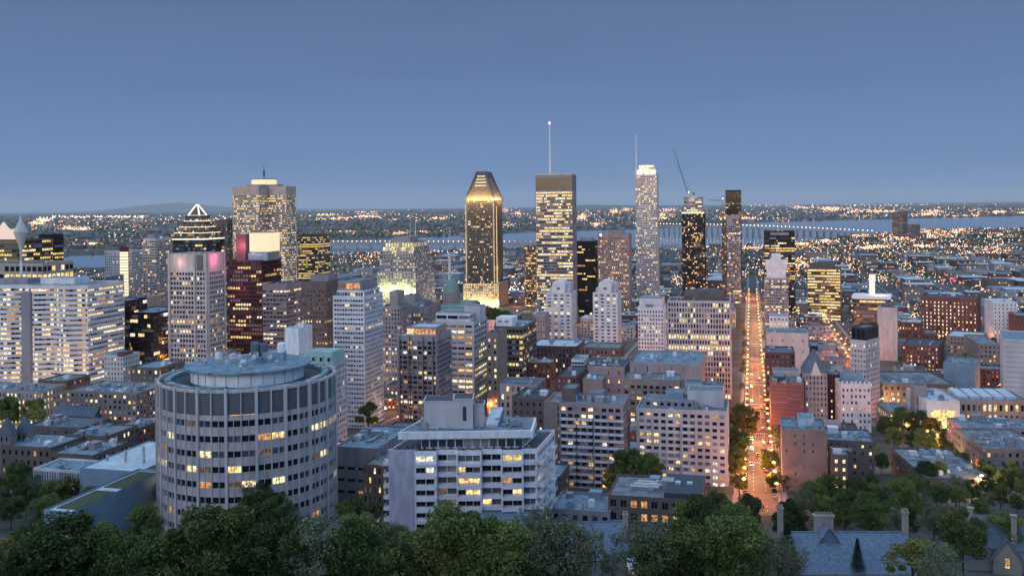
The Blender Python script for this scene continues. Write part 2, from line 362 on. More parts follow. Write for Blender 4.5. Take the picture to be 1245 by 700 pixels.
# ---------------------------------------------------------------- setting: ground, water, roads, hills
def setting():
    m, t, b = principled('city_ground')
    g = t.nodes.new('ShaderNodeNewGeometry'); n = t.nodes.new('ShaderNodeTexNoise'); n.inputs['Scale'].default_value = .012; n.inputs['Detail'].default_value = 9; n.inputs['Roughness'].default_value = .7
    t.links.new(g.outputs['Position'], n.inputs[0]); r = t.nodes.new('ShaderNodeValToRGB')
    r.color_ramp.elements[0].position = .38; r.color_ramp.elements[0].color = (.022, .032, .018, 1)
    r.color_ramp.elements[1].position = .66; r.color_ramp.elements[1].color = (.12, .11, .12, 1)
    e = r.color_ramp.elements.new(.5); e.color = (.06, .062, .06, 1)
    t.links.new(n.outputs[0], r.inputs[0]); t.links.new(r.outputs[0], b.inputs['Base Color']); b.inputs['Roughness'].default_value = .95
    MATS['ground'] = m
    b = MB(); ys = [-300, -100, 0, 50, 100, 150, 200, 225, 250, 275, 300, 315, 330, 365, 400, 450, 500, 550, 600, 650, 700, 800, 900, 1050, 1200, 1350, 1500, 2000, 2500, 3000, 5000, 9000, 20000, 45000, 90000]
    for y0, y1 in zip(ys, ys[1:]):
        for i in range(-6, 6):
            x0, x1 = i * 10000, (i + 1) * 10000
            b.quad((x0, y0, E(y0)), (x1, y0, E(y0)), (x1, y1, E(y1)), (x0, y1, E(y1)))
    tag(b.build('ground', m), kind='structure')
    # the river
    m, t, bs = principled('river_water'); bs.inputs['Base Color'].default_value = (.03, .05, .085, 1); bs.inputs['Roughness'].default_value = .1; bs.inputs['IOR'].default_value = 1.33
    g = t.nodes.new('ShaderNodeNewGeometry'); n = t.nodes.new('ShaderNodeTexNoise'); n.inputs['Scale'].default_value = .05; bp = t.nodes.new('ShaderNodeBump'); bp.inputs['Strength'].default_value = .05
    t.links.new(g.outputs['Position'], n.inputs[0]); t.links.new(n.outputs[0], bp.inputs['Height']); t.links.new(bp.outputs[0], bs.inputs['Normal'])
    near = [(-400, 332), (0, 330), (127, 327), (250, 318), (380, 310), (560, 304), (700, 298), (780, 302), (920, 299), (1000, 290), (1060, 284), (1120, 279), (1245, 277), (1700, 276)]
    far = [(-400, 317), (0, 315), (130, 310), (250, 302), (400, 293), (560, 287), (640, 283), (700, 281), (780, 279), (920, 271), (1000, 268.5), (1060, 267), (1245, 262.5), (1700, 262)]
    def yat(pl, x):
        for (a, ya), (c, yc) in zip(pl, pl[1:]):
            if x <= c: return lerp(ya, yc, (x - a) / (c - a))
        return pl[-1][1]
    b = MB(); xs = list(range(-400, 1701, 20)); rr = random.Random(4)
    pts = []
    for x in xs:
        yn = depth(yat(near, x) + rr.uniform(-.5, .5), x); yf = depth(yat(far, x) + rr.uniform(-.3, .3), x); pts.append(((X(x, yn), yn), (X(x, yf), yf)))
    for (n0, f0), (n1, f1) in zip(pts, pts[1:]):
        b.quad((*n0, -2.4), (*n1, -2.4), (*f1, -2.4), (*f0, -2.4))
    tag(b.build('river', m), kind='structure')
    setting.yat = yat; setting.near = near; setting.far = far
    # hills
    b = MB(); hs = [(60, 0), (110, 25), (140, 80), (165, 140), (190, 190), (215, 215), (232, 190), (260, 120), (300, 60), (380, 20), (500, 0)]
    Yh = 82000; hs = [(p, q * 3.4) for p, q in hs]
    def ridge(hs, Yh, name):
        b = MB()
        for (p0, h0), (p1, h1) in zip(hs, hs[1:]):
            for k in range(4):
                a0, a1 = k / 4, (k + 1) / 4; q0, q1 = lerp(p0, p1, a0), lerp(p0, p1, a1); g0, g1 = lerp(h0, h1, a0), lerp(h0, h1, a1)
                x0, x1 = X(q0, Yh), X(q1, Yh)
                b.quad((x0, Yh - 2500, -4), (x1, Yh - 2500, -4), (x1, Yh, g1), (x0, Yh, g0)); b.quad((x0, Yh, g0), (x1, Yh, g1), (x1, Yh + 2500, -4), (x0, Yh + 2500, -4))
        tag(b.build(name, wallmat('hill_forest', (.03, .045, .04), scale=.001)), kind='structure')
    ridge(hs, Yh, 'hills')
    ridge([(640, 0), (690, 110), (715, 165), (745, 120), (790, 80), (850, 70), (900, 0)], 52000, 'hills')
    # roads on the grid
    def strip(s0, s1, t0, t1, z, mat, name, along=True, kerb=False):
        b = MB(); n = max(1, int((t1 - t0) / 25))
        for i in range(n):
            a0, a1 = lerp(t0, t1, i / n), lerp(t0, t1, (i + 1) / n)
            q = [(s0, a0), (s1, a0), (s1, a1), (s0, a1)] if along else [(a0, s0), (a1, s0), (a1, s1), (a0, s1)]
            w = [ungrid(*p) for p in q]; w = [(x, y, E(y) + z) for x, y in w]
            if not along: w = w
            b.quad(*w)
            if kerb:
                for u, v in ((w[0], w[3]), (w[1], w[2])): b.quad((u[0], u[1], u[2] - .16), (v[0], v[1], v[2] - .16), v, u)
        o = b.build(name, C[mat]); tag(o, kind='structure'); return o
    strip(-4.6, 9.8, 372, 2300, .06, 'asphalt', 'avenue')
    for s0, s1 in ((-8.6, -4.6), (9.8, 13.8)): strip(s0, s1, 372, 2300, .20, 'pavement', 'pavement', kerb=True)
    for s0, s1, t0, t1 in ((95, 106, 420, 2200), (222, 232, 500, 2200), (-122, -112, 420, 2200), (-232, -222, 450, 2200), (-342, -332, 450, 2200), (-452, -442, 500, 2200), (340, 350, 600, 2200)):
        strip(s0, s1, t0, t1, .064, 'asphalt', 'street'); strip(s0 - 3, s0, t0, t1, .19, 'pavement', 'pavement', kerb=True); strip(s1, s1 + 3, t0, t1, .19, 'pavement', 'pavement', kerb=True)
    for tc_ in CROSS: strip(tc_ - 5, tc_ + 5, -700, 800, .068, 'asphalt', 'cross_street', along=False)
    b = MB(); t = 380                           # centre dashes, stop lines and crossings on the avenue
    def mark(s0, s1, a0, a1):
        w = [ungrid(*p) for p in ((s0, a0), (s1, a0), (s1, a1), (s0, a1))]; b.quad(*[(x, y, E(y) + .074) for x, y in w])
    while t < 1100:
        if all(abs(t - c) > 12 for c in CROSS):
            for s in (-.1, 5.0): mark(s, s + .18, t, t + 3)
        t += 9
    for c in CROSS[:6]:
        for e_ in (-8.5, 6.5):
            for k in range(12): mark(-4.2 + k * 1.18, -3.6 + k * 1.18, c + e_, c + e_ + 2.4)
    tag(b.build('road_marking', C['road_paint']), kind='structure')
CROSS = [500, 590, 690, 800, 930, 1060, 1200, 1380, 1600, 1850]
setting()

# ---------------------------------------------------------------- skyline landmarks
RW = lambda **k: SP(**dict(dict(mode='row'), **k))
def band_light(root, x0, x1, y, z, power, color, faces=-1):
    # a line of floodlights standing a little off the wall and shining onto it
    n = max(1, int((x1 - x0) / 9))
    for i in range(n): light('POINT', (lerp(x0, x1, (i + .5) / n), y, z), power / n, color, root, 1.0)

# cruciform bank tower
def cruciform():
    c, w, d, a = place(278, 341, 364, 1500); z0 = E(c.y); r = empty('office_tower', (c.x, c.y, z0), -a)
    tag(r, 'cruciform pale office tower with a lit white ring and mast on its roof', 'skyscraper')
    h = Zt(226, 1500) - z0; k = 34; s = 17
    poly = [(-s, -k - 14), (s, -k - 14), (s, -s), (k + 14, -s), (k + 14, s), (s, s), (s, k + 14), (-s, k + 14), (-s, s), (-k - 14, s), (-k - 14, -s), (-s, -s)]
    sp = RW(bay=2.6, fl=4.0, ww=.84, wh=.46, sill=.3, lit=.42, rowlit=.2, lpal='112562', pal='ddc', mt=14, rev=.5)
    tier(r, poly, -5, h, 'warm_panel', sp, seed=4)
    tier(r, [(p[0] * .6, p[1] * .6) for p in poly], h - .88, h + 3, 'stone_grey', None, 'penthouse', seed=1, rname='penthouse_roof')
    b = MB(); b.lathe([(19, h + 3.0), (20, h + 3.4), (20, h + 11), (17, h + 11.8), (3, h + 12)], 40); b.build('lit_ring', glow('ring_light', (1, .86, .52), .95, False), r)
    b = MB(); b.lathe([(20.8, h + 11.2), (20.8, h + 12.4), (2, h + 12.6)], 40); b.build('ring_roof', C['roof_gravel'], r)
    b = MB(); b.tube((0, 0, h + 12), (0, 0, h + 34), .9, .4, 6); b.tube((0, 0, h + 18), (0, 0, h + 25), 1.6, 1.6, 6); b.build('mast', C['dark_metal'], r)
    LANDMARKS.append((320, 226, 1500, 'cruciform tower')); FOOT.append((*[v for v in (grid(c.x, c.y)[0] - 50, grid(c.x, c.y)[0] + 50)], grid(c.x, c.y)[1] - 50, grid(c.x, c.y)[1] + 50))
cruciform()

# copper-crowned tower with lit gabled crown
r, w, d, h = B('office_tower', 'tall granite tower whose steep pointed crown and edges are floodlit gold', 'skyscraper', 'gold crowned tower', 566, 601, 611, 243, 1500, 'granite_warm',
    RW(bay=2.4, fl=4.0, ww=.66, wh=.6, lit=.10, rowlit=.04, lpal='1235', pal='dddd', rib=.35, ribw=.4, mt=1, ends=4), roof='roof_dark', n=0)
def crown(r, w, d, h):
    b = MB(); P = rect(w, d); zt = 45; k = .30
    tp = [(p[0] * k, p[1] * .5) for p in P]
    # steep sides, clipped corners
    for i in range(4):
        j = (i + 1) % 4; b.quad((*P[i], h), (*P[j], h), (*tp[j], h + zt), (*tp[i], h + zt), 0)
    b.poly([(*p, h + zt) for p in tp], 0)
    b.build('crown', wallmat('crown_copper', (.20, .15, .09), rough=.5, scale=.5, var=.4), r)
    b = MB()
    for i in range(4):
        for q in (0,): b.tube((*[v * 1.02 for v in P[i]], h - 2), (*[v * 1.05 for v in tp[i]], h + zt), 2.0, 1.6, 4)
    b.build('crown_rib', C['dark_metal'], r)
    b = MB(); k9 = .80; b.prism([(p[0] * lerp(1, k, k9) * 1.02, p[1] * lerp(1, .5, k9) * 1.03) for p in P], h + zt * k9, h + zt + .6, 0, scale=.82); b.build('crown_cap', C['dark_metal'], r)
    b = MB()
    for i in range(5): b.box(-8 + i * 3.4, -6.8 + i * 3.4, -d * .25 - .4, -d * .25 + 1, h + zt - 10, h + zt + 1.5)
    b.build('crown_fin', C['dark_metal'], r)
    b = MB()       # inset dormer with lit louvres
    for i in range(4):
        z = h + 22 + i * 5; f = (z - h) / zt; y = -lerp(d / 2, d / 4, f) - .5; b.box(-lerp(w / 2, w / 2 * k, f) * .62, lerp(w / 2, w / 2 * k, f) * .62, y, y + .8, z, z + 2.2)
    b.build('louvre', glow('crown_louvre', (1, .84, .5), .9), r)
    gold = (1, .68, .3)
    for x in (-w * .42, -w * .2, 0, w * .2, w * .42): light('POINT', (x, -d / 2 - 5, h + 3), 12000, gold, r, 1.2)
    for y in (-d * .3, 0, d * .3): light('POINT', (w / 2 + 5, y, h + 3), 14000, gold, r, 1.2)
    ls = glow('floodlit_edge_glow', (1, .70, .34), 1.0)  # floodlight on the corner pilasters, put in as self-glowing strips
    for x in (-w / 2 + .6, w / 2 - .9): b = MB(); b.box(x - .5, x + .5, -d / 2 - .9, -d / 2 - .5, 38, h - 6); b.build('glow_strip', ls, r)
    b = MB(); b.box(w / 2 + .5, w / 2 + .9, -d * .34, -d * .26, 38, h - 10); b.build('glow_strip', ls, r)
    for z in (40, 60): light('POINT', (w / 2 + 4, -d * .3, z), 4000, gold, r, .8)
    tier(r, [(-w / 2 - 3, -d / 2 - 7), (w / 2 + 8, -d / 2 - 7), (w / 2 + 8, d / 2), (-w / 2 - 3, d / 2)], -9, 38, 'stone_beige', RW(bay=3, fl=4.2, ww=.55, wh=.72, lit=.75, rowlit=.3, lpal='1246', rib=.5, ribw=.6, mb=9), 'podium', seed=9, rname='podium_roof')
    for i in range(7): light('POINT', (lerp(-w / 2, w / 2 + 5, i / 6), -d / 2 - 13, 5), 16000, gold, r, 1)
crown(r, w, d, h)

# flat-topped tower with tall lit mast
r, w, d, h = B('office_tower', 'tall flat topped office tower with yellow lit floors and a red tipped white mast', 'skyscraper', 'tower with white mast', 652, 696, 700, 212, 1250, 'concrete_grey',
    RW(bay=1.9, fl=3.9, ww=.9, wh=.56, sill=.22, lit=.38, rowlit=.34, lpal='112262', pal='dddc', mt=22, rib=.3, ribw=.25, rev=.2), roof='roof_dark', n=3, dd=30)
b = MB(); b.box(-w / 2 - .3, w / 2 + .3, -d / 2 - .3, -d / 2 - .05, h - 20, h - 4); b.build('louvre_screen', C['bronze'], r)
b = MB(); b.box(-w / 2 - .5, w / 2 + .5, -d / 2 - .5, d / 2 + .5, h - .3, h + .8); b.build('cornice', C['concrete_pale'], r)
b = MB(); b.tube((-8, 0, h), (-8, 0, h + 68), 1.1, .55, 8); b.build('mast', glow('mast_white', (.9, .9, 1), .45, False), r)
b = MB(); b.lathe([(0.2, h + 68), (1.5, h + 69), (1.5, h + 71), (.2, h + 72)], 8, 0, -8); b.build('beacon', glow('beacon_red', (1, .25, .35), 4, False), r)

# rounded banded tower with lit crown and spire
r, w, d, h = B('office_tower', 'tall pale tower with punched windows, glowing stepped glass crown and thin side spire', 'skyscraper', 'tower with glowing crown', 773, 799, 806, 212, 1450, 'concrete_pale',
    RW(bay=2.5, fl=3.75, ww=.62, wh=.5, lit=.3, rowlit=.04, lpal='112352', pal='dddc', mt=2), roof='roof_white', n=0, dd=28)
for i, (k, z0, z1) in enumerate(((.86, -.8, 8), (.7, 7.2, 15))):
    tier(r, [(p[0] * k, p[1] * k) for p in rect(w, d)], h + z0, h + z1, 'white_panel', RW(bay=2.4, fl=3.8, ww=.85, wh=.8, sill=.1, lit=1, lpal='444222', mt=.3, mb=.1), 'crown', 'roof_white', seed=i, rname='crown_roof')
for x in (-w / 3, 0, w / 3): light('POINT', (x, -d / 2 + 1, h + 2), 5000, (1, .93, .75), r, 1)
b = MB(); b.tube((-w / 2 + 1, -d / 3, h - 30), (-w / 2 + 1, -d / 3, h + 62), 1.2, .35, 6); b.build('spire', C['white_panel'], r)

# stepped wedding-cake stone building with green floodlights
r, w, d, h = B('stone_office_block', 'massive stepped stone office block, lower storeys floodlit yellow green', 'building', 'stepped stone block', 458, 505, 524, 330, 1300, 'stone_grey',
    SP(bay=4.2, fl=4.2, ww=.42, wh=.5, lit=.3, lpal='2416', pal='dddc', mt=2, mode='each'), roof='roof_gravel', n=0, dd=80)
zz = h
for k, hh, sp_ in ((.93, 17, SP(bay=4.2, fl=4.2, ww=.4, wh=.5, lit=.35, lpal='241')), (.8, 17, SP(bay=4.2, fl=4.2, ww=.4, wh=.5, lit=.2, lpal='241')), (.72, 8, SP(bay=4.2, fl=7, ww=.6, wh=.7, sill=.15, lit=1, lpal='66', mt=.6)), (.42, 8, None)):
    tier(r, [(p[0] * k, p[1] * k) for p in rect(w, d)], zz - .85, zz + hh, 'stone_grey', sp_, 'setback_storey', 'roof_gravel', seed=int(zz), rname='setback_roof'); zz += hh - .85
for x in (-4, 4): b = MB(); b.tube((x + 10, 0, zz), (x + 10, 0, zz + 22), .5, .25, 5); b.build('mast', C['white_panel'], r)
for i in range(7): light('POINT', (lerp(-w / 2 + 4, w / 2 - 4, i / 6), -d / 2 - 5, h - 27), 9000, (.85, 1, .35) if i != 3 else (.8, .9, .5), r, 1)
for i in range(4): light('POINT', (lerp(-w * .4, w * .4, i / 3), -d * .39 - 4, h + 31), 1800, (1, .9, .3), r, 1)

# pyramid topped tower
def pyramid():
    Y = 1150; r, w, d, h = B('office_tower', 'dark tower with a tiered pyramid roof outlined in white light', 'skyscraper', 'pyramid topped tower', 207, 248, 263, 291, Y, 'black_granite',
        RW(bay=2.5, fl=4.2, ww=.9, wh=.6, lit=.12, lpal='153', pal='db', mt=1.5), roof='roof_dark', n=0, dd=46)
    z = h; k = 1.0; lw = glow('edge_light', (1, .93, .82), 1.25, False)
    for i in range(4):
        k2 = (.98, .84, .66, .48)[i]; P = [(p[0] * k2, p[1] * k2) for p in rect(w, d)]
        tier(r, P, z - .85, z + 7.4, 'bronze', RW(bay=2.5, fl=4, ww=.8, wh=.6, lit=.25, lpal='351', mt=.4, mb=.3), 'pyramid_tier', 'roof_dark', seed=i, rname='tier_roof')
        b = MB(); A = [(p[0] * k2 * 1.035, p[1] * k2 * 1.035) for p in rect(w, d)]
        b.box(A[0][0], A[2][0], A[0][1], A[2][1], z - .6, z + .9); b.build('glow_strip', lw, r); z += 7.2
    P = [(p[0] * .34, p[1] * .34) for p in rect(w, d)]
    b = MB(); b.prism(P, z - .5, z + 12.5, 0, scale=.08); b.build('pinnacle', C['bronze'], r)
    b = MB()
    for p in P: b.tube((p[0] * 1.03, p[1] * 1.03, z - .4), (p[0] * .1, p[1] * .1, z + 13.5), 1.2, .9, 4)
    for i in range(4):
        p, q = P[i], P[(i + 1) % 4]; b.tube((p[0] * 1.05, p[1] * 1.05, z), (q[0] * 1.05, q[1] * 1.05, z), .9, .9, 4)
    b.build('pinnacle_light', lw, r)
pyramid()

# lit white ball lamp mast beside pyramid is part of the red-crowned tower
r, w, d, h = B('office_tower', 'dark red granite tower with a rose lit pier and white glowing glass crown', 'skyscraper', 'red granite tower', 276, 318, 343, 316, 950, 'maroon',
    RW(bay=3, fl=4.1, ww=.9, wh=.52, lit=.18, rowlit=.06, lpal='1256', pal='ddb', mt=2, rib=.5, ribw=.5), roof='roof_dark', n=0, dd=40)
b = MB(); b.box(-w * .22, w * .05, -d / 2 - .6, d / 2 - 6, h - 1, h + 26); b.build('rose_pier', C['red_curtain'], r)
light('POINT', (-w * .08, -d / 2 - 9, h + 14), 12000, (1, .22, .28), r, 1.5); light('POINT', (-w * .08, -d / 2 - 6, h - 30), 1800, (1, .2, .28), r, 1.5)
b = MB(); x0, x1 = w * .08, w * .62; n_ = 6
for i in range(n_): b.box(lerp(x0, x1, i / n_) + .12, lerp(x0, x1, (i + 1) / n_) - .12, -d * .38, -d * .38 + .8, h + 8, h + 27)
b.box(x1, x1 + .8, -d * .38 + .2, d * .2, h + 8, h + 27); b.build('crown_glass', glow('crown_glass', (1, .84, .54), .95, False), r)
b = MB(); b.box(x0, x1, -d * .38 + 1, d * .2, h - .8, h + 27.6); b.build('crown_core', C['concrete_grey'], r)
for x in (x0 + 6, x1 - 7): light('POINT', (x, -d * .38 - 2, h + 6), 5000, (.9, .95, 1), r, .8)
b = MB(); b.box(x0, x1 + .5, -d * .44, -d * .38 - .3, h - .8, h + 7); b.build('crown_base', C['unit_blue'], r)

# pinkish slab with dark glass bays and coloured top panels
r, w, d, h = B('office_tower', 'pinkish grey concrete slab with dark window rows and a magenta lit top panel', 'skyscraper', 'pinkish slab tower', 205, 252, 274, 308, 760, 'concrete_pink',
    SP(bay=2.6, fl=3.85, ww=.7, wh=.56, lit=.16, rowlit=.09, lpal='11235', pal='dddd', mt=15, mode='each', rev=.5, ends=1.6), roof='roof_dark', n=4, frames=False)
b = MB()
for x in (-w / 2 + .8, w * .18, w / 2 - .8): b.box(x - .9, x + .9, -d / 2 - .9, -d / 2 - .01, -5, h + .2)
for y in (-d / 2 + 1, d / 2 - 1): b.box(w / 2 + .01, w / 2 + .9, y - .9, y + .9, -5, h + .2)
b.build('pier', C['concrete_pink'], r)
b = MB(); b.box(w * .24, w * .4, -d / 2 - .4, -d / 2 - .02, h - 14, h - 1.2); b.build('louvre_panel', C['louvre'], r)
light('POINT', (w / 2 + 6, -d * .15, h - 5), 4500, (1, .2, .36), r, 1); light('POINT', (-w * .18, -d / 2 - 5, h - 7), 1500, (1, .55, .45), r, 1)

# construction tower
r, w, d, h = B('office_tower', 'unfinished dark residential tower with lit stepped top beneath a tower crane', 'skyscraper', 'unfinished tower', 829, 856, 862, 257, 1650, 'black_granite',
    RW(bay=2.6, fl=3.3, ww=.7, wh=.7, lit=.2, rowlit=.02, lpal='1352', pal='dddb', rib=.4, ribw=.5, mt=4), roof='roof_dark', n=0, dd=34)
tier(r, [(p[0] * .82, p[1] * .82) for p in rect(w, d)], h - .8, h + 22, 'concrete_grey', RW(bay=4, fl=3.6, ww=.85, wh=.7, lit=.25, lpal='123', mt=1), 'top_storey', seed=3, rname='top_roof')
b = MB(); b.box(-w * .44, w * .44, -d * .44, d * .44, h + 22.5, h + 25); b.build('formwork', C['bronze'], r)
b = MB(); b.box(-w / 2 - .3, w / 2 + .3, -d / 2 - .5, -d / 2 - .1, h - 3.6, h - .6); b.build('glow_strip', W2, r)
light('POINT', (0, -d / 2 - 3, h + 27), 9000, (1, .9, .7), r, 1)
UNF = (r.location.copy(), h)
r, w, d, h = B('office_tower', 'very dark slim tower behind the chequered glass tower', 'skyscraper', 'slim black tower', 882, 901, 904, 231, 1750, 'black_granite',
    RW(bay=2.6, fl=3.5, ww=.8, wh=.6, lit=.05, lpal='153', pal='ddd', mt=3), roof='roof_dark', n=1, dd=30)
r, w, d, h = B('office_tower', 'slim tower with pale chequered glass front and white top', 'skyscraper', 'chequered glass tower', 883, 900, 905, 262, 1500, 'concrete_grey',
    RW(bay=3.2, fl=3.5, ww=.8, wh=.62, lit=.25, lpal='1352', pal='bbcd', mt=6, blank=.12), roof='roof_white', n=1, dd=30)
r, w, d, h = B('office_tower', 'narrow brown tower edge standing left of the chequered glass tower', 'skyscraper', 'narrow brown tower', 877, 882, 884, 268, 1560, 'bronze',
    RW(bay=2.6, fl=3.5, ww=.7, wh=.6, lit=.2, lpal='1352'), roof='roof_dark', n=1, dd=20)
r, w, d, h = B('office_tower', 'dark glass tower with brightly lit yellow mechanical floor and flat black top', 'skyscraper', 'black topped tower', 928, 929, 966, 281, 1400, 'black_granite',
    RW(bay=2.4, fl=3.7, ww=.86, wh=.55, lit=.18, lpal='1263', pal='ddb', mt=9, litrows=[4, 5, 10, 11]), roof='roof_dark', n=3, dd=36)
b = MB(); b.box(-w * .3, w * .3, -d / 2 - .4, -d / 2 - .05, h - 6, h - 2); b.build('louvre_panel', C['concrete_grey'], r)
r, w, d, h = B('office_tower', 'grey glass tower with a white stepped cap in front of the black topped tower', 'skyscraper', 'white capped tower', 928, 929, 958, 338, 1150, 'concrete_grey',
    RW(bay=2.6, fl=3.5, ww=.8, wh=.5, lit=.15, lpal='1524', pal='bcd', mt=2), roof='roof_white', n=1, dd=30, pent=((.1, .9, .1, .9, 12, 'white_panel'), (.05, .95, .1, .7, 11, 'white_panel', None, 11.5), (.3, .7, .2, .7, 8, 'white_panel', None, 22)))
r, w, d, h = B('office_tower', 'broad glass office block with nearly every floor lit yellow', 'office block', 'yellow lit glass block', 981, 1021, 1026, 326, 1250, 'bronze',
    RW(bay=2.4, fl=3.9, ww=.92, wh=.5, lit=.55, rowlit=.3, lpal='661122', pal='dd', mt=1.5, litrows=[0, 1, 2, 6, 12], ledge=.3), roof='roof_dark', n=3, dd=36, pent=((.1, .8, .1, .9, 7, 'dark_metal'),), ang=22)
r, w, d, h = B('office_tower', 'brown ribbed tower with softly lit punched windows left of the glowing crown tower', 'skyscraper', 'brown ribbed tower', 727, 764, 774, 284, 1300, 'brick_pink',
    RW(bay=2.6, fl=3.6, ww=.5, wh=.5, lit=.28, lpal='1352', pal='dddc', mt=5, rib=.7, ribw=.9), roof='roof_dark', n=2, dd=30, pent=((.3, .8, .3, .8, 5, 'concrete_grey'),))
b = MB(); b.lathe([(.1, h - 3), (1.3, h - 2.6), (1.3, h - .6), (.1, h)], 8, 0, -w / 2 + 4, -d / 2 - 1.4); b.build('floodlamp', glow('lamp_white', (1, .95, .85), 4, False), r)
r, w, d, h = B('office_tower', 'black curtain wall tower with scattered yellow windows beside the tower with the mast', 'skyscraper', 'black curtain wall tower', 701, 723, 727, 293, 1350, 'black_granite',
    RW(bay=2.3, fl=3.8, ww=.85, wh=.55, lit=.1, rowlit=.05, lpal='16', pal='dd', mt=3), roof='roof_dark', n=2, dd=34, pent=((.1, .8, .2, .8, 5, 'steel'),))
r, w, d, h = B('office_tower', 'squat bronze office tower partly hidden by the tower with the mast', 'office block', 'squat bronze tower', 637, 662, 668, 299, 1480, 'bronze',
    RW(bay=2.6, fl=3.9, ww=.8, wh=.55, lit=.3, rowlit=.15, lpal='113', mt=2), roof='roof_dark', n=2, dd=36)
r, w, d, h = B('office_tower', 'dark yellow windowed bank block right of the cruciform tower', 'office block', 'dark bank block', 362, 386, 397, 285, 1650, 'bronze',
    RW(bay=3, fl=3.9, ww=.85, wh=.5, lit=.35, rowlit=.12, lpal='661', mt=4), roof='roof_dark', n=2, dd=50)
r, w, d, h = B('office_tower', 'dark brown tower just left of the cruciform tower', 'office block', 'brown tower behind pyramid', 262, 276, 280, 267, 1700, 'brick_brown',
    RW(bay=3, fl=3.9, ww=.7, wh=.5, lit=.15, lpal='53', rib=.5, mt=8), roof='roof_dark', n=1, dd=40)
r, w, d, h = B('office_block', 'dark block with lit windows between the pinkish slab and red granite tower', 'office block', 'dark gap block', 256, 274, 288, 318, 1000, 'black_granite',
    RW(bay=2.5, fl=3.9, ww=.85, wh=.5, lit=.25, lpal='116', mt=2), roof='roof_dark', n=1, dd=40)
b = MB(); b.lathe([(.2, h + .5), (2.6, h + 2), (3, h + 5), (2.6, h + 8), (.2, h + 9.5)], 14, 0, -w * .1, -d / 2 + 4); b.build('globe_light', glow('globe_white', (1, 1, .92), 2.5, False), r)

# hotel tower with blazing vertical strip
r, w, d, h = B('hotel_tower', 'pale hotel tower with one blazing white yellow vertical window strip', 'hotel', 'hotel with blazing strip', 127, 160, 173, 305, 1100, 'concrete_pale',
    RW(bay=2.6, fl=3.2, ww=.6, wh=.5, lit=.2, lpal='135', mt=2), roof='roof_gravel', n=2, dd=38)
b = MB()
for i in range(22):
    for k in range(4): b.box(w * .08 + k * 2.9, w * .08 + k * 2.9 + 2.2, -d / 2 - .9, -d / 2 - .1, h - 3.6 - i * 3.2, h - 1.2 - i * 3.2)
b.build('lit_strip', glow('led_strip', (1, .93, .6), 1.4, False), r)
b = MB(); b.box(w * .08 - .5, w * .08 + 11.7, -d / 2 - .3, -d / 2 - .02, h - 74, h + 5); b.build('strip_back', C['maroon'], r)
light('POINT', (w * .2, -d / 2 + 2, h + 7), 4000, (1, .95, .6), r, 1)
B('apartment_tower', 'slim pale apartment tower with stacked balconies left of the pinkish slab', 'apartment tower', 'slim balcony tower', 174, 190, 207, 290, 1050, 'concrete_pale',
    RW(bay=3, fl=3.1, ww=.8, wh=.5, lit=.2, lpal='1352', ledge=.8, mt=2), roof='roof_white', n=2, dd=30, pent=((.1, .6, .2, .8, 5, 'concrete_grey'),))
# twin condominium blocks with gabled pediments
for nm, xa, xc, xb, tp in (('left', 664, 694, 705, 356), ('right', 721, 750, 762, 356)):
    r, w, d, h = B('apartment_tower', 'white condominium tower with arched gable, %s one of the matching pair' % nm, 'apartment tower', '%s gabled tower' % nm, xa, xc, xb, tp, 880, 'white_panel',
        SP(bay=5.6, fl=3.3, ww=.5, wh=.45, lit=.12, lpal='1423', pal='ddc', mt=1, mode='each', rib=.5, ribw=1.2), roof='roof_white', n=0, dd=26)
    b = MB(); gx, gz, gh = w * .26, h, 7
    pts = [(-gx, gz - .8), (gx, gz - .8), (gx, gz + gh)] + [(gx * math.cos(q), gz + gh + 5 * math.sin(q)) for q in [math.pi * i / 8 for i in range(1, 8)]] + [(-gx, gz + gh)]
    y0, y1 = -d / 2 - .8, d * .2
    b.poly([(x, y0, z) for x, z in pts]); b.poly([(x, y1, z) for x, z in reversed(pts)])
    for i in range(len(pts)):
        (xa_, za_), (xb_, zb_) = pts[i], pts[(i + 1) % len(pts)]; b.quad((xa_, y0, za_), (xa_, y1, za_), (xb_, y1, zb_), (xb_, y0, zb_))
    b.build('gable', C['white_panel'], r)
    b = MB(); b.box(-1.4, -.2, y0 - .1, y0 - .01, h + 3, h + 5); b.box(.2, 1.4, y0 - .1, y0 - .01, h + 3, h + 5); b.build('gable_window', GD, r)
    b = MB(); b.box(-w * .42, w * .42, -d * .35, d * .35, h - .88, h + 4); b.box(w * .05, w * .42, -d * .2, d * .4, h + 4, h + 9); b.build('penthouse', C['concrete_pale'], r)
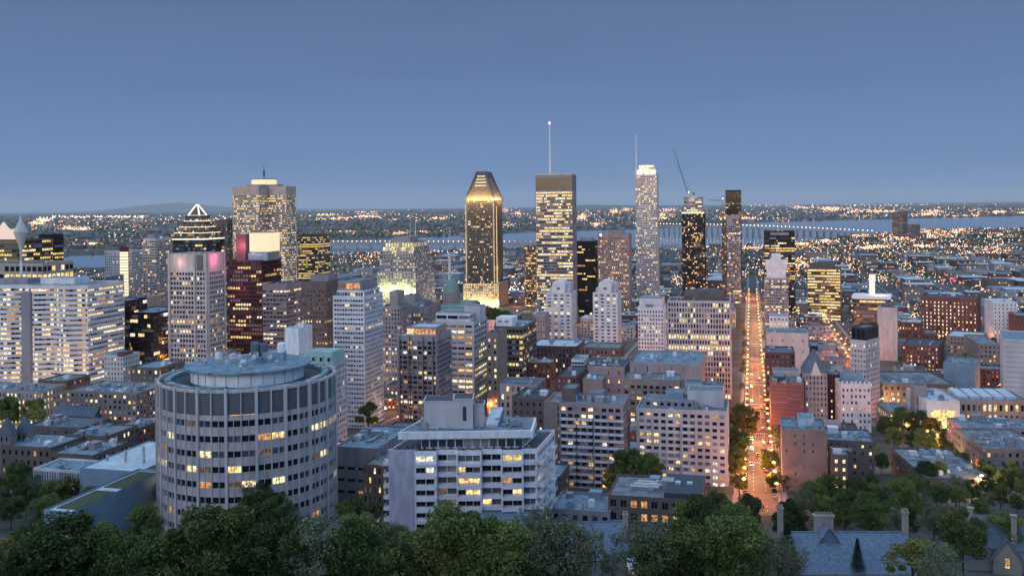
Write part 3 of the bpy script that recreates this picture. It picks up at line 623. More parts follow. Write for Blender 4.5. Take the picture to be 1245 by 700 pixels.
# domed cathedral and obelisk tower
def cathedral():
    Y = 1200; x = X(547, Y); z = E(Y); r = empty('domed_cathedral', (x, Y + 20, z), -ANG); tag(r, 'cathedral with a green copper dome on a columned drum', 'cathedral'); LANDMARKS.append((547, 340, Y, 'domed cathedral'))
    zt = lambda p: Zt(p, Y) - z; R = 10.2
    b = MB(); zc = zt(356); b.lathe([(R, zc - 1)] + [(R * math.cos(q), zc + (zt(341) - zc) * math.sin(q)) for q in [math.pi / 2 * i / 8 for i in range(8)]] + [(1.6, zt(341)), (1.4, zt(338)), (.3, zt(336))], 32); b.build('dome', C['copper_green'], r)
    b = MB(); b.lathe([(R * 1.12, zt(374)), (R * 1.12, zt(370)), (R * .95, zt(370)), (R * .95, zc - 1.4), (R * 1.1, zc - 1.4), (R * 1.1, zc - .5), (R * .98, zc - .5)], 32)
    for i in range(20):
        q = 2 * math.pi * i / 20; b.tube((R * 1.06 * math.cos(q), R * 1.06 * math.sin(q), zt(370)), (R * 1.06 * math.cos(q), R * 1.06 * math.sin(q), zc - 1.4), .55, .5, 6)
    b.build('drum', C['stone_grey'], r)
    b = MB(); b.box(-20, 34, -16, 16, -6, zt(374)); b.box(-14, 14, -30, 40, -6, zt(378)); b.build('nave', C['stone_grey'], r)
    b = MB(); zr = zt(374); b.prism([(-21, -17), (35, -17), (35, 17), (-21, 17)], zr, zr + 4, 0, scale=.5); b.build('roof', C['copper_green'], r)
cathedral()
def obelisk():
    Y = 1380; r = empty('belfry', (X(546, Y), Y, E(Y)), -ANG); tag(r, 'slender white lit shaft rising behind the green dome', 'tower')
    h = Zt(312, Y); b = MB(); b.prism(rect(5, 5), -3, h - 6, 0, scale=.55); b.build('shaft', C['white_panel'], r)
    b = MB(); b.prism(rect(2.8, 2.8), h - 6, h, 0, scale=.02); b.build('pinnacle', C['white_panel'], r)
    light('POINT', (0, -8, 30), 9000, (1, .9, .75), r, 1)
obelisk()

# ---------------------------------------------------------------- left edge group
def wavy(w, d):
    n = 44; top = [(-w / 2 + w * i / n, -d / 2 + 2.2 * math.sin(i * .62) ) for i in range(n + 1)]
    return top + [(w / 2, d / 2), (-w / 2, d / 2)]
r, w, d, h = B('office_block', 'white office block with rippling horizontal ribbons of lit windows', 'office block', 'white rippled block', -60, 105, 115, 347, 720, 'white_panel',
    RW(bay=2.6, fl=3.75, ww=1.0, wh=.4, sill=.3, lit=.5, rowlit=.1, lpal='1122535', pal='ddd', mt=2, rev=.6, litrows=[0, 9, 13, 20, 21, 22]), roof='roof_gravel', n=5, dd=45, poly=wavy, pent=((.55, .8, .4, .8, 5, 'white_panel'), (.2, .45, .4, .8, 4, 'concrete_grey')))
b = MB(); b.box(w * .09 - 4, w * .09 + 4, -d / 2 - 4.2, -d / 2 - .5, -5, h - 5); b.build('stair_shaft', C['concrete_grey'], r)
r, w, d, h = B('office_block', 'beige stone block with large dark window openings behind the white rippled block', 'office block', 'beige stone block', -60, 52, 62, 320, 850, 'stone_beige',
    RW(bay=6, fl=7, ww=.78, wh=.62, lit=.05, rowlit=0, lpal='62', pal='dd', mt=2.4, litrows=[1]), roof='roof_dark', n=3, dd=40)
r, w, d, h = B('office_tower', 'bronze glass tower with a glowing pink white folded roof at left edge', 'skyscraper', 'folded roof tower', -70, 30, 48, 291, 950, 'bronze',
    RW(bay=3, fl=4.2, ww=.92, wh=.5, lit=.45, lpal='1625', mt=1), roof='roof_dark', n=0, dd=40)
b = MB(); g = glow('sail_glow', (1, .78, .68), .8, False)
lx = lambda p: -w / 2 + (p + 70) / 100 * w
pf = [(-26, 0), (28, 0), (27, 10), (24, 17), (21, 12.5), (17, 10.5), (12, 10), (9, 12), (4, 17.5), (0, 13), (-8, 11), (-18, 13), (-26, 18)]
for yy, rv in ((-d / 2 + .5, 0), (-d / 2 + 2.5, 1)): q = [(lx(p), yy, h + z) for p, z in pf]; b.poly(q[::-1] if rv else q)
for i in range(len(pf)):
    (p0, z0), (p1, z1) = pf[i], pf[(i + 1) % len(pf)]; b.quad((lx(p0), -d / 2 + .5, h + z0), (lx(p0), -d / 2 + 2.5, h + z0), (lx(p1), -d / 2 + 2.5, h + z1), (lx(p1), -d / 2 + .5, h + z1))
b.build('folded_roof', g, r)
r, w, d, h = B('office_tower', 'black glass tower with two amber floors right of the folded roof tower', 'skyscraper', 'black amber banded tower', 47, 58, 63, 285, 1000, 'black_granite',
    RW(bay=2.6, fl=4, ww=.9, wh=.5, lit=.06, lpal='36', pal='dd', mt=3, litrows=[5, 12]), roof='roof_dark', n=1, dd=24)
def vase():
    Y = 830; r = empty('lit_roof_mast', (X(26, Y), Y, E(Y)), 0); tag(r, 'pale flared funnel shaped mast rising in front of the folded roof tower', 'mast')
    z0 = Zt(318, Y) - E(Y)
    b = MB(); b.tube((0, 0, 0), (0, 0, z0), 1.4, 1.2, 8); b.build('pole', C['white_panel'], r)
    zf = lambda p: Zt(p, Y) - E(Y); b = MB(); b.lathe([(.8, zf(318)), (1.1, zf(304)), (2.2, zf(297)), (4.6, zf(288)), (6, zf(282)), (4.4, zf(277)), (2, zf(270)), (.2, zf(262))], 20); b.build('funnel', C['concrete_pale'], r)
vase()
B('office_block', 'low dark glass block glowing inside, right of the white rippled block', 'office block', 'dark glass block', 114, 143, 147, 367, 800, 'black_granite',
    RW(bay=3, fl=3.9, ww=.95, wh=.72, sill=.15, lit=.12, rowlit=.05, lpal='1165', pal='dddb', mt=1.5, rev=.1), roof='roof_blue', n=1, dd=40)
B('office_block', 'long black glass block with bright strip windows beneath a blue roof', 'office block', 'long black glass block', 145, 186, 206, 380, 810, 'black_granite',
    RW(bay=3, fl=3.9, ww=.95, wh=.7, sill=.15, lit=.13, rowlit=.1, lpal='1146', pal='dddb', mt=1.5, rev=.1), roof='roof_blue', n=3, dd=50)
B('office_block', 'pale low block behind the long black glass block', 'office block', 'pale low block', 112, 128, 130, 336, 1000, 'concrete_grey', RW(lit=.1), roof='roof_white', n=2, dd=30)
B('concert_hall', 'beige windowless hall in front of the blazing hotel strip', 'hall', 'beige hall', 145, 172, 176, 362, 900, 'stone_beige', SP(bay=6, fl=12, ww=.1, wh=.7, lit=.1), roof='roof_gravel', n=2, dd=30)
B('brick_house_block', 'small pale and brick block with red gable wall among trees', 'building', 'small pale brick block', 126, 149, 162, 432, 640, 'concrete_pale', SP(bay=2.6, fl=3.2, ww=.35, wh=.5, lit=.1, mode='each', edges=[0, 1]), roof='roof_blue', n=2, dd=18, pent=((.7, 1, 0, .6, 3, 'brick_red'),))
B('brick_house_block', 'low dark hall with curved blue roof beside the pinkish slab', 'hall', 'low curved hall', 158, 192, 205, 447, 620, 'brick_brown', SP(bay=4, fl=4, ww=.4, lit=.3), roof='roof_blue', n=1, dd=30)
# ---------------------------------------------------------------- middle distance, left half
B('apartment_tower', 'plum brown office block with pale horizontal sign bands, front of the red granite tower', 'office block', 'plum banded block', 319, 348, 366, 345, 850, 'brick_pink',
  SP(bay=3.6, fl=3.9, ww=.8, wh=.42, lit=.2, rowlit=.05, lpal='425', pal='dddc', mt=5, mode='each'), roof='roof_dark', n=3, dd=30, trim='brick_brown')
B('office_tower', 'blank dark brown tower with few lit windows left of the white office tower', 'office tower', 'blank brown tower', 366, 397, 412, 342, 820, 'brick_brown',
  SP(bay=2.8, fl=3.7, ww=.42, wh=.45, lit=.05, lpal='132', pal='dcd', mt=7, mode='each', blank=.1), roof='roof_dark', n=2, dd=30, pent=((.2, .9, .3, .9, 6, 'concrete_grey'),))
r, w, d, h = B('office_tower', 'tall white office tower with regular dark window rows and recessed lit penthouse', 'office tower', 'white office tower', 405, 443, 466, 360, 600, 'white_panel',
  SP(bay=1.75, fl=2.95, ww=.82, wh=.42, sill=.3, lit=.06, rowlit=.02, lpal='1352', pal='dddc', mt=1.6, mode='each', rev=.35, ends=.7, ledge=.25), roof='roof_gravel', n=2, dd=None, frames=True)
tier(r, [(-w * .42, -d * .42), (w * .42, -d * .42), (w * .42, d * .45), (-w * .42, d * .45)], h - .88, h + 3.4, 'white_panel', SP(bay=1.8, fl=3.2, ww=.8, wh=.6, sill=.15, lit=.1, mt=.5, mb=.2), 'penthouse', 'roof_gravel', seed=3, rname='penthouse_roof')
tier(r, [(-w * .42, -d * .36), (w * .3, -d * .36), (w * .3, d * .4), (-w * .42, d * .4)], h + 2.6, h + 9.5, 'concrete_grey', SP(bay=6, fl=6, ww=.9, wh=.6, sill=.2, lit=.7, lpal='35', mt=.5, mb=.2, edges=[0]), 'penthouse', 'roof_gravel', seed=5, rname='penthouse_roof')
B('office_tower', 'narrow grey tower with fine window grid tucked right of the white office tower', 'office tower', 'narrow grey tower', 464, 486, 494, 372, 760, 'concrete_grey',
  SP(bay=2.4, fl=3.4, ww=.5, wh=.5, lit=.12, lpal='132', mt=2, mode='each'), roof='roof_dark', n=2, dd=26, pent=((.3, .75, .2, .8, 12, 'stone_grey'),))
B('office_tower', 'dark low office tower with fine window grid below the stepped stone block', 'office tower', 'dark gridded tower', 478, 520, 530, 372, 800, 'concrete_grey',
  SP(bay=2.2, fl=3.5, ww=.5, wh=.5, lit=.12, lpal='1324', pal='ddc', mt=6, mode='each', rib=.3), roof='roof_dark', n=5, dd=34, pent=((.2, .5, .3, .8, 9, 'stone_grey'), (.6, .8, .3, .8, 4, 'concrete_grey')))
r, w, d, h = B('apartment_tower', 'dark concrete apartment tower with cluttered balconies and a lit penthouse', 'apartment tower', 'dark balcony tower', 483, 531, 549, 408, 575, 'concrete_grey',
  SP(bay=3.4, fl=3.05, ww=.82, wh=.6, sill=.15, lit=.22, rowlit=.02, lpal='13524', pal='ddcd', mt=3, mode='each', rev=1.2, ledge=.9), roof='roof_white', n=4, dd=None, trim='concrete_grey')
tier(r, [(-w * .35, -d * .3), (w * .4, -d * .3), (w * .4, d * .4), (-w * .35, d * .4)], h - .88, h + 4.5, 'concrete_grey', SP(bay=2.5, fl=3.6, ww=.9, wh=.7, sill=.1, lit=.8, lpal='135', mt=.4, mb=.1), 'penthouse', 'roof_white', seed=8, rname='penthouse_roof')
b = MB()
for i in range(26):
    pass
for x in (-w / 2 + 2, -w * .17, w * .17, w / 2 - 2): b = MB(); b.box(x - .22, x + .22, -d / 2 - 1.5, -d / 2 - .92, -4, h - .5); b.build('balcony_divider', C['dark_metal'], r)
B('office_tower', 'white office tower with deep ribbon windows, lower floors glowing yellow', 'office tower', 'yellow floored white tower', 526, 576, 592, 391, 660, 'concrete_pale',
  SP(bay=5.4, fl=3.9, ww=.86, wh=.46, sill=.25, lit=.3, rowlit=.05, lpal='1262', pal='dddc', mt=1.5, mode='each', rev=.5, ends=1.2, litrows=[5, 8, 9, 10]), roof='roof_gravel', n=4, dd=None, frames=True,
  pent=((.02, .85, .15, .9, 6, 'white_panel', SP(bay=8, fl=5, ww=.9, wh=.45, lit=.1, mt=.5, mb=.5)), (.6, .98, .5, .95, 10, 'concrete_pale')))
B('office_tower', 'tan brick stair tower with a column of lit windows left of the black glass block', 'office tower', 'tan stair tower', 591, 605, 613, 405, 640, 'brick_tan', SP(bay=5, fl=4, ww=.35, wh=.5, lit=.5, lpal='24', mt=3, edges=[0]), roof='roof_dark', n=1, dd=25)
r, w, d, h = B('office_block', 'dark brown glass block with a white louvred box on its roof', 'office block', 'white boxed brown block', 600, 635, 652, 397, 680, 'brick_brown',
  SP(bay=2.6, fl=4, ww=.8, wh=.5, lit=.15, rowlit=.05, lpal='126', pal='dd', mt=1.5, mode='each', litrows=[1]), roof='roof_blue', n=4, dd=None)
b = MB(); b.box(-w * .45, w * .12, -d * .44, -d * .1, h - .88, h + 6); b.build('roof_box', C['white_paint'], r)
b = MB()
for x in (-w * .3, -w * .08):
    for k in range(4): b.box(x - 1.6 + k * .8, x - 1.1 + k * .8, -d * .44 - .08, -d * .44 - .01, h + 2.4, h + 3.8)
b.build('louvre', C['dark_metal'], r)
B('brick_block', 'narrow rose brick block left of the left gabled tower', 'building', 'rose brick block', 649, 662, 665, 382, 850, 'brick_pink', SP(bay=2.6, fl=3.2, ww=.35, wh=.5, lit=.15, mode='each', mt=2), roof='roof_gravel', n=1, dd=20)
# mansard hall and little white block over the round tower
r, w, d, h = B('mansard_building', 'cream stone building with pale green mansard roof and dormers', 'building', 'green mansard building', 366, 405, 421, 443, 520, 'concrete_pale', SP(bay=2.6, fl=3.3, ww=.45, wh=.55, lit=.12, mt=1, mode='each'), roof='roof_gravel', n=2)
b = MB(); b.prism([(p[0] * 1.01, p[1] * 1.01) for p in rect(w, d)], h - .5, h + 6.5, 0, scale=.84); b.build('mansard_roof', C['mansard_green'], r)
for i in range(4):
    x = lerp(-w * .36, w * .36, i / 3); b = MB(); b.box(x - 1.2, x + 1.2, -d / 2 - .1, -d / 2 + 3, h + 1, h + 4.2); q = b.build('dormer', C['mansard_green'], r); b = MB(); b.box(x - .7, x + .7, -d / 2 - .2, -d / 2 - .11, h + 1.6, h + 3.6); b.build('dormer_window', GD, q)
B('stair_tower', 'small blank white block rising behind the green mansard roof', 'building', 'blank white block', 346, 363, 384, 399, 560, 'white_paint', SP(bay=4, fl=5, ww=.15, wh=.2, lit=.4, mt=3, edges=[1]), roof='roof_white', n=2, dd=18)
B('office_block', 'wide grey block with vertical fins and thin yellow windows behind the white apartment block', 'office block', 'finned grey block', 407, 458, 476, 545, 388, 'concrete_grey',
  SP(bay=4.5, fl=5, ww=.7, wh=.25, lit=.55, lpal='66d', mt=6, mode='each', rib=.3), roof='roof_blue', n=7, dd=40)
B('office_block', 'brown block with narrow dark windows behind the left end of the white apartment block', 'office block', 'narrow windowed block', 440, 475, 480, 566, 374, 'brick_brown', SP(bay=2.2, fl=4, ww=.4, wh=.6, lit=.05, mt=1, mode='each'), roof='roof_gravel', n=3, dd=25)
# mid blocks at centre
B('apartment_block', 'dark ribbed hall with blue roof in front of the rose brick block', 'building', 'dark ribbed hall', 643, 700, 706, 421, 760, 'brick_dark', SP(bay=3, fl=4, ww=.4, wh=.6, lit=.12, lpal='24', mt=2, mode='each'), roof='roof_white', n=6, dd=40)
B('apartment_block', 'long brown block with blue roof in front of the right gabled tower', 'building', 'long brown block', 706, 752, 775, 423, 740, 'brick_brown', SP(bay=3, fl=4, ww=.4, wh=.6, lit=.1, mt=2, mode='each'), roof='roof_gravel', n=4, dd=30)
B('office_block', 'small white banded block with rows of windows left of the pink walled block', 'office block', 'small banded block', 694, 709, 730, 437, 640, 'white_panel', SP(bay=2.4, fl=3.4, ww=.9, wh=.45, lit=.1, mt=1, mode='each'), roof='roof_blue', n=1, dd=20)
B('office_block', 'pink walled block with blue plant boxes on its flat roof', 'office block', 'pink walled block', 708, 758, 770, 446, 620, 'brick_pink', SP(bay=7, fl=6, ww=.12, wh=.4, lit=.1), roof='roof_dark', n=8, dd=40)
B('office_block', 'tan box plant building before the pink walled block', 'building', 'tan plant box', 708, 732, 738, 461, 560, 'brick_tan', None, roof='roof_blue', n=2, dd=16)
B('school_building', 'grey slate roofed school building with round arched windows', 'school', 'slate roofed school', 607, 652, 672, 468, 570, 'stone_grey', SP(bay=3.4, fl=5, ww=.45, wh=.6, lit=.15, lpal='2', mt=1, mode='each'), roof='slate', n=2, dd=25)
B('brick_block', 'rusty brown brick block right beside the slate roofed school', 'building', 'rusty brick block', 622, 660, 665, 484, 480, 'brick_brown', SP(bay=3, fl=4, ww=.3, wh=.4, lit=.1, mode='each'), roof='roof_dark', n=3, dd=28)
B('brick_block', 'red brick terrace with orange lit back walls right of the tan stair tower', 'terrace', 'red brick terrace', 618, 668, 690, 441, 690, 'brick_red', SP(bay=3, fl=3.4, ww=.4, wh=.5, lit=.25, lpal='134', mode='each'), roof='roof_blue', n=4, dd=22)
B('apartment_block', 'dark brick walk up block behind the white roofed penthouse', 'apartment block', 'dark walk up', 676, 700, 726, 458, 560, 'brick_dark', SP(bay=3, fl=3.2, ww=.45, wh=.5, lit=.25, lpal='13', mode='each'), roof='roof_dark', n=2, dd=40)
B('office_tower', 'pale office tower with square windows left of the ribbed office slab', 'office tower', 'pale square windowed tower', 775, 806, 819, 373, 860, 'white_panel', SP(bay=2.6, fl=3.5, ww=.5, wh=.5, lit=.12, lpal='1423', mt=3, mode='each'), roof='roof_gravel', n=2, dd=30, pent=((.05, .95, .1, .9, 8, 'white_panel'), (.3, .6, .0, .2, 3, 'brick_tan')))
r, w, d, h = B('office_slab', 'wide pale vertically ribbed office slab with two bright yellow window rows', 'office block', 'ribbed office slab', 812, 887, 893, 366, 700, 'concrete_pale',
  SP(bay=2.1, fl=4.0, ww=.58, wh=.68, sill=.16, lit=.1, rowlit=0, lpal='2612', pal='ddcd', mt=1.2, mode='each', rib=.5, ribw=.55, litrows=[6, 8]), roof='roof_dark', n=4, dd=30, pent=((.25, .9, .3, .9, 7, 'brick_brown'),))
B('apartment_block', 'low pale blue roofed block with ribbed plaster front beside the ribbed office slab', 'apartment block', 'low ribbed block', 765, 852, 856, 443, 610, 'concrete_grey', SP(bay=8, fl=8, ww=.08, wh=.6, lit=.05), roof='roof_blue', n=9, dd=55)
B('apartment_block', 'tan apartment block with stacked balconies below the ribbed office slab', 'apartment block', 'tan balcony block', 757, 826, 832, 462, 545, 'brick_tan', SP(bay=3.8, fl=3.1, ww=.62, wh=.55, sill=.2, lit=.2, lpal='1325', pal='dddc', mode='each', mt=3, ledge=.8), roof='roof_gravel', n=4, dd=22)
B('apartment_block', 'grey block with mansard top and one lamp behind the blocky pink apartment tower', 'apartment block', 'grey mansard block', 826, 878, 888, 476, 520, 'concrete_grey', SP(bay=3, fl=3.2, ww=.4, wh=.5, lit=.1, mode='each'), roof='slate', n=5, dd=30, pent=((.1, .5, .2, .7, 4, 'steel'),))
# two large balcony apartment blocks
def balconies(r, w, h, d, xs, bw, fl, n, depth=1.5, mat='white_panel', z0=1.0, face=0):
    mb = MB(); mb.box(-bw / 2, bw / 2, -depth, -.02, 0, .22); mb.box(-bw / 2, bw / 2, -depth, -depth + .12, .22, 1.15); mb.box(-bw / 2, -bw / 2 + .12, -depth + .12, -.02, .22, 1.15); mb.box(bw / 2 - .12, bw / 2, -depth + .12, -.02, .22, 1.15)
    me = mb.mesh('balcony', [C[mat]])
    for j in range(n):
        for x in xs:
            o = bpy.data.objects.new('balcony', me); COL.objects.link(o); o.parent = r
            if face == 0: o.location = (x, -d / 2, z0 + j * fl)
            else: o.location = (w / 2, x, z0 + j * fl); o.rotation_euler.z = math.pi / 2
r, w, d, h = B('apartment_block', 'pink banded apartment block with long white balcony bands, dark left end wall', 'apartment block', 'long banded apartment block', 662, 757, 775, 492, 418, 'brick_pink',
  SP(bay=3.1, fl=3.05, ww=.7, wh=.52, sill=.3, lit=.25, rowlit=.02, lpal='1352', pal='ddcd', mt=1.4, mode='each', rev=.6, ends=.8), roof='roof_gravel', n=9, dd=24, frames=True,
  pent=((.18, .36, .3, .8, 6, 'brick_brown'), (.55, .7, .4, .8, 4, 'concrete_grey')))
nn = int((h - 3) / 3.05); balconies(r, w, h, d, [w * -.19, w * .02, w * .23, w * .41], w * .19, (h - 1.4 - .5) / max(1, round((h - 1.9 + .0) / 3.05)), nn, 1.4, 'white_panel', .4)
b = MB(); b.box(-w / 2 - .2, -w / 2 + w * .17, -d / 2 - 1.2, -d / 2 - .02, -6, h + .4); b.build('end_wall', C['brick_tan'], r)
r, w, d, h = B('apartment_block', 'pale pink apartment block with blank right bay and white balconies beside the lit avenue', 'apartment block', 'pink avenue apartment block', 773, 884, 892, 500, 420, 'concrete_pale',
  SP(bay=3.3, fl=3.05, ww=.62, wh=.5, sill=.3, lit=.22, rowlit=.03, lpal='1362', pal='ddcd', mt=1.4, mode='each', rev=.5, ends=.8), roof='roof_gravel', n=10, dd=26, frames=True,
  pent=((.08, .62, .25, .85, 3.4, 'concrete_grey', SP(bay=3, fl=3, ww=.5, wh=.5, lit=.2, mt=.4, mb=.1)), (.55, .95, .45, .95, 7.5, 'concrete_pale'), (.3, .5, .5, .9, 6, 'unit_blue')))
balconies(r, w, h, d, [w * -.4, w * -.1, w * .07], w * .13, (h - 1.9) / max(1, round((h - 1.9) / 3.05)), int((h - 3) / 3.05), 1.3, 'white_panel', .4)

# ---------------------------------------------------------------- right of the avenue
B('office_block', 'dark wedge roofed block beyond the red curtained block on the avenue', 'building', 'dark wedge block', 930, 930, 966, 428, 640, 'brick_dark', SP(bay=3, fl=3.6, ww=.4, lit=.1, mode='each'), roof='slate', n=2, dd=30)
B('office_block', 'tall plain pale lavender wall behind the dark wedge block', 'office block', 'plain lavender block', 932, 932, 982, 404, 760, 'concrete_pale', SP(bay=9, fl=9, ww=.1, wh=.2, lit=.05), roof='roof_gravel', n=3, dd=30)
B('office_block', 'white box topped office block next to the avenue, far end', 'office block', 'white box block', 935, 935, 958, 384, 850, 'white_panel', SP(bay=3, fl=4, ww=.4, lit=.1), roof='roof_blue', n=2, dd=20)
B('hotel_tower', 'block wrapped in deep red curtain panels at the avenue', 'building', 'red curtained block', 936, 936, 977, 464, 560, 'red_curtain', SP(bay=1.6, fl=2.2, ww=.9, wh=.08, sill=.9, rev=.04, lit=0, pal='d', mt=.6), roof='roof_gravel', n=8, dd=30, pent=((.1, .45, .2, .6, 3, 'roof_dark'), (.1, .9, .5, .9, 5, 'steel')))
r, w, d, h = B('apartment_tower', 'old stone apartment tower with tall steep dark slate roof and gable', 'apartment tower', 'steep slate roofed tower', 976, 978, 1005, 452, 560, 'stone_grey', SP(bay=2.3, fl=3.2, ww=.38, wh=.55, lit=.14, lpal='1352', mt=2, mode='each'), roof='slate', n=0, dd=16, ang=8)
b = MB(); b.prism([(p[0] * 1.03, p[1] * 1.03) for p in rect(w, d)], h - .4, h + 12.5, 0, scale=.08); b.build('steep_roof', C['slate'], r)
b = MB(); gy = -d / 2 - .4; b.poly([(-3.2, gy, h - 2), (3.2, gy, h - 2), (0, gy, h + 6)]); b.poly([(3.2, gy + 3, h - 2), (-3.2, gy + 3, h - 2), (0, gy + 3, h + 6)]); b.quad((3.2, gy, h - 2), (3.2, gy + 3, h - 2), (0, gy + 3, h + 6), (0, gy, h + 6)); b.quad((-3.2, gy + 3, h - 2), (-3.2, gy, h - 2), (0, gy, h + 6), (0, gy + 3, h + 6)); b.build('gable', C['concrete_pale'], r)
B('apartment_tower', 'narrow maroon slab wedged between the slate roofed and white stone towers', 'apartment tower', 'narrow maroon slab', 1005, 1006, 1023, 455, 575, 'maroon', SP(bay=4, fl=3.2, ww=.2, wh=.45, lit=.4, lpal='25', mt=2), roof='roof_blue', n=2, dd=16, ang=8)
r, w, d, h = B('apartment_tower', 'white stone apartment tower with crenellated parapet and grouped dark windows', 'apartment tower', 'white crenellated tower', 1021, 1022, 1058, 466, 550, 'white_panel', SP(bay=2.5, fl=3.5, ww=.45, wh=.5, lit=.06, lpal='13', pal='dd', mt=2.2, mode='each', blank=.15), roof='roof_blue', n=2, dd=18, ang=8, frames=True, pent=((.15, .8, .3, .9, 5, 'unit_blue'),))
b = MB()
for i in range(7): x = lerp(-w / 2 + .8, w / 2 - .8, i / 6); b.box(x - .6, x + .6, -d / 2 - .1, -d / 2 + .6, h, h + 1.3)
b.build('battlement', C['white_panel'], r)
r, w, d, h = B('apartment_tower', 'grey corner tower with black glazed cap behind the white crenellated tower', 'apartment tower', 'black capped tower', 1034, 1052, 1069, 414, 610, 'concrete_pale', SP(bay=2.2, fl=3.3, ww=.5, wh=.5, lit=.07, lpal='132', mt=2.5, mode='each'), roof='roof_dark', n=0, ang=45, frames=True)
tier(r, [(p[0] * .95, p[1] * .95) for p in rect(w, d)], h - .8, h + 8.5, 'dark_metal', SP(bay=3, fl=7, ww=.85, wh=.8, sill=.1, lit=0, pal='d', mt=.6, mb=.2), 'glazed_cap', 'roof_gravel', seed=2, rname='cap_roof')
B('apartment_tower', 'plain windowless pinkish white tower standing alone right of the black capped tower', 'tower', 'plain pinkish tower', 1066, 1090, 1093, 374, 900, 'concrete_pink', SP(bay=30, fl=3.4, ww=.02, wh=.2, lit=0, rev=.05), roof='roof_gravel', n=1, dd=20, ang=24, trim='white_panel', pent=((.2, .8, .2, .8, 4, 'brick_brown'),))
r, w, d, h = B('office_block', 'low block with overhanging white lit roof slab and glowing white pillar', 'office block', 'glowing pillar block', 1037, 1080, 1086, 364, 1050, 'bronze', RW(bay=3, fl=4, ww=.9, wh=.5, lit=.2, lpal='135'), roof='roof_dark', n=2, dd=36, ang=24)
b = MB(); b.box(-w / 2 - 2, w / 2 + 2, -d / 2 - 2, d / 2 + 2, h, h + 3); b.build('roof_slab', C['white_paint'], r)
b = MB(); b.box(-3, 3, 2, 5, h + 3, h + 26); b.build('lit_pillar', glow('pillar_white', (1, .9, .78), 1.0, False), r); light('POINT', (8, -4, h + 8), 4000, (1, .85, .7), r, 1)
B('office_block', 'dark red brick block with a grid of small lit windows', 'office block', 'lit dark brick block', 1119, 1187, 1196, 363, 1050, 'brick_red', SP(bay=4.2, fl=4.2, ww=.3, wh=.5, lit=.6, lpal='224', mt=4, mode='each'), roof='roof_dark', n=3, dd=40, ang=32)
B('office_slab', 'white panel slab rising at the right edge with dark gable wall', 'office block', 'white edge slab', 1218, 1219, 1290, 412, 640, 'concrete_pale', SP(bay=30, fl=3.4, ww=.96, wh=.06, sill=.8, rev=.06, lit=0), roof='roof_blue', n=2, dd=50, ang=25)
B('office_block', 'white stepped block behind the white edge slab', 'office block', 'white stepped block', 1206, 1207, 1236, 367, 1000, 'white_panel', SP(bay=4, fl=4, ww=.25, lit=.1), roof='roof_white', n=3, dd=40)
B('office_block', 'red brown block at the right edge behind the white edge slab', 'office block', 'red brown edge block', 1234, 1235, 1290, 383, 930, 'brick_red', SP(bay=3, fl=4, ww=.3, lit=.2), roof='roof_blue', n=1, dd=30)
B('brick_block', 'brown brick block with flat white roof before the lit dark brick block', 'building', 'brown flat block', 1150, 1192, 1196, 410, 880, 'brick_tan', SP(bay=3, fl=3.6, ww=.4, lit=.15, mode='each'), roof='roof_white', n=3, dd=40, ang=33)
B('brick_block', 'tan corner block with glowing side beside the orange lit street', 'building', 'tan corner block', 1186, 1190, 1216, 418, 780, 'brick_tan', SP(bay=3, fl=3.6, ww=.4, lit=.2, mode='each'), roof='roof_gravel', n=2, dd=60)
B('brick_block', 'rounded brown brick block with flat dark roof right of the plain pinkish tower', 'building', 'rounded brown block', 1096, 1140, 1148, 421, 800, 'brick_red', SP(bay=3, fl=3.6, ww=.4, lit=.3, lpal='13', mode='each'), roof='roof_dark', n=2, dd=45, ang=30)
B('brick_block', 'brick block with pink front just right of the plain pinkish tower', 'building', 'brick block by tower', 1092, 1118, 1124, 392, 980, 'brick_red', SP(bay=3, fl=3.6, ww=.4, lit=.15), roof='roof_white', n=5, dd=30, ang=29)
B('warehouse', 'pale blue windowless warehouse left of the orange lit street', 'warehouse', 'pale blue warehouse', 1146, 1184, 1196, 443, 690, 'unit_blue', None, roof='roof_blue', n=2, dd=30, ang=33)
r, w, d, h = B('museum_building', 'pale stone arcaded museum wing with rows of raised skylights', 'museum', 'skylit museum wing', 1166, 1167, 1252, 486, 560, 'stone_beige', SP(bay=3, fl=7, ww=.5, wh=.6, sill=.2, lit=.35, lpal='15', mt=1.5, rib=.4), roof='roof_gravel', n=0, dd=36, ang=6)
for i in range(5):
    x = lerp(-w * .4, w * .3, i / 4); b = MB(); b.box(x - w * .075, x + w * .075, -d * .3, d * .2, h - .88, h + .8); b.quad((x - w * .075, -d * .3, h + .8), (x + w * .075, -d * .3, h + .8), (x + w * .075, d * .2, h + 2.2), (x - w * .075, d * .2, h + 2.2)); b.build('skylight', C['roof_white'], r)
r, w, d, h = B('museum_building', 'white museum pavilion with tall recessed entrance glowing yellow', 'museum', 'glowing museum pavilion', 1124, 1126, 1166, 487, 540, 'white_panel', SP(bay=13, fl=22, ww=.74, wh=.86, sill=.0, rev=2.5, lit=1, lpal='1', mt=2.5, mb=0, edges=[0]), roof='roof_white', n=3, dd=38, ang=6)
for x, z in ((-w * .3, 4), (0, 3), (w * .3, 4)): light('POINT', (x, -d / 2 - 3, z), 5000, (1, .68, .25), r, .6)
B('clock_tower', 'square dark stone clock tower at the corner of the glowing museum pavilion', 'tower', 'stone clock tower', 1110, 1111, 1126, 468, 555, 'stone_grey', SP(bay=4, fl=7, ww=.3, wh=.6, lit=.1, mt=6), roof='roof_dark', n=0, dd=8, ang=6)
B('church_building', 'low stone hall with pale roof left of the clock tower', 'church', 'low stone hall', 1078, 1079, 1108, 499, 560, 'stone_beige', SP(bay=4, fl=6, ww=.4, lit=.3), roof='roof_blue', n=1, dd=25, ang=6)
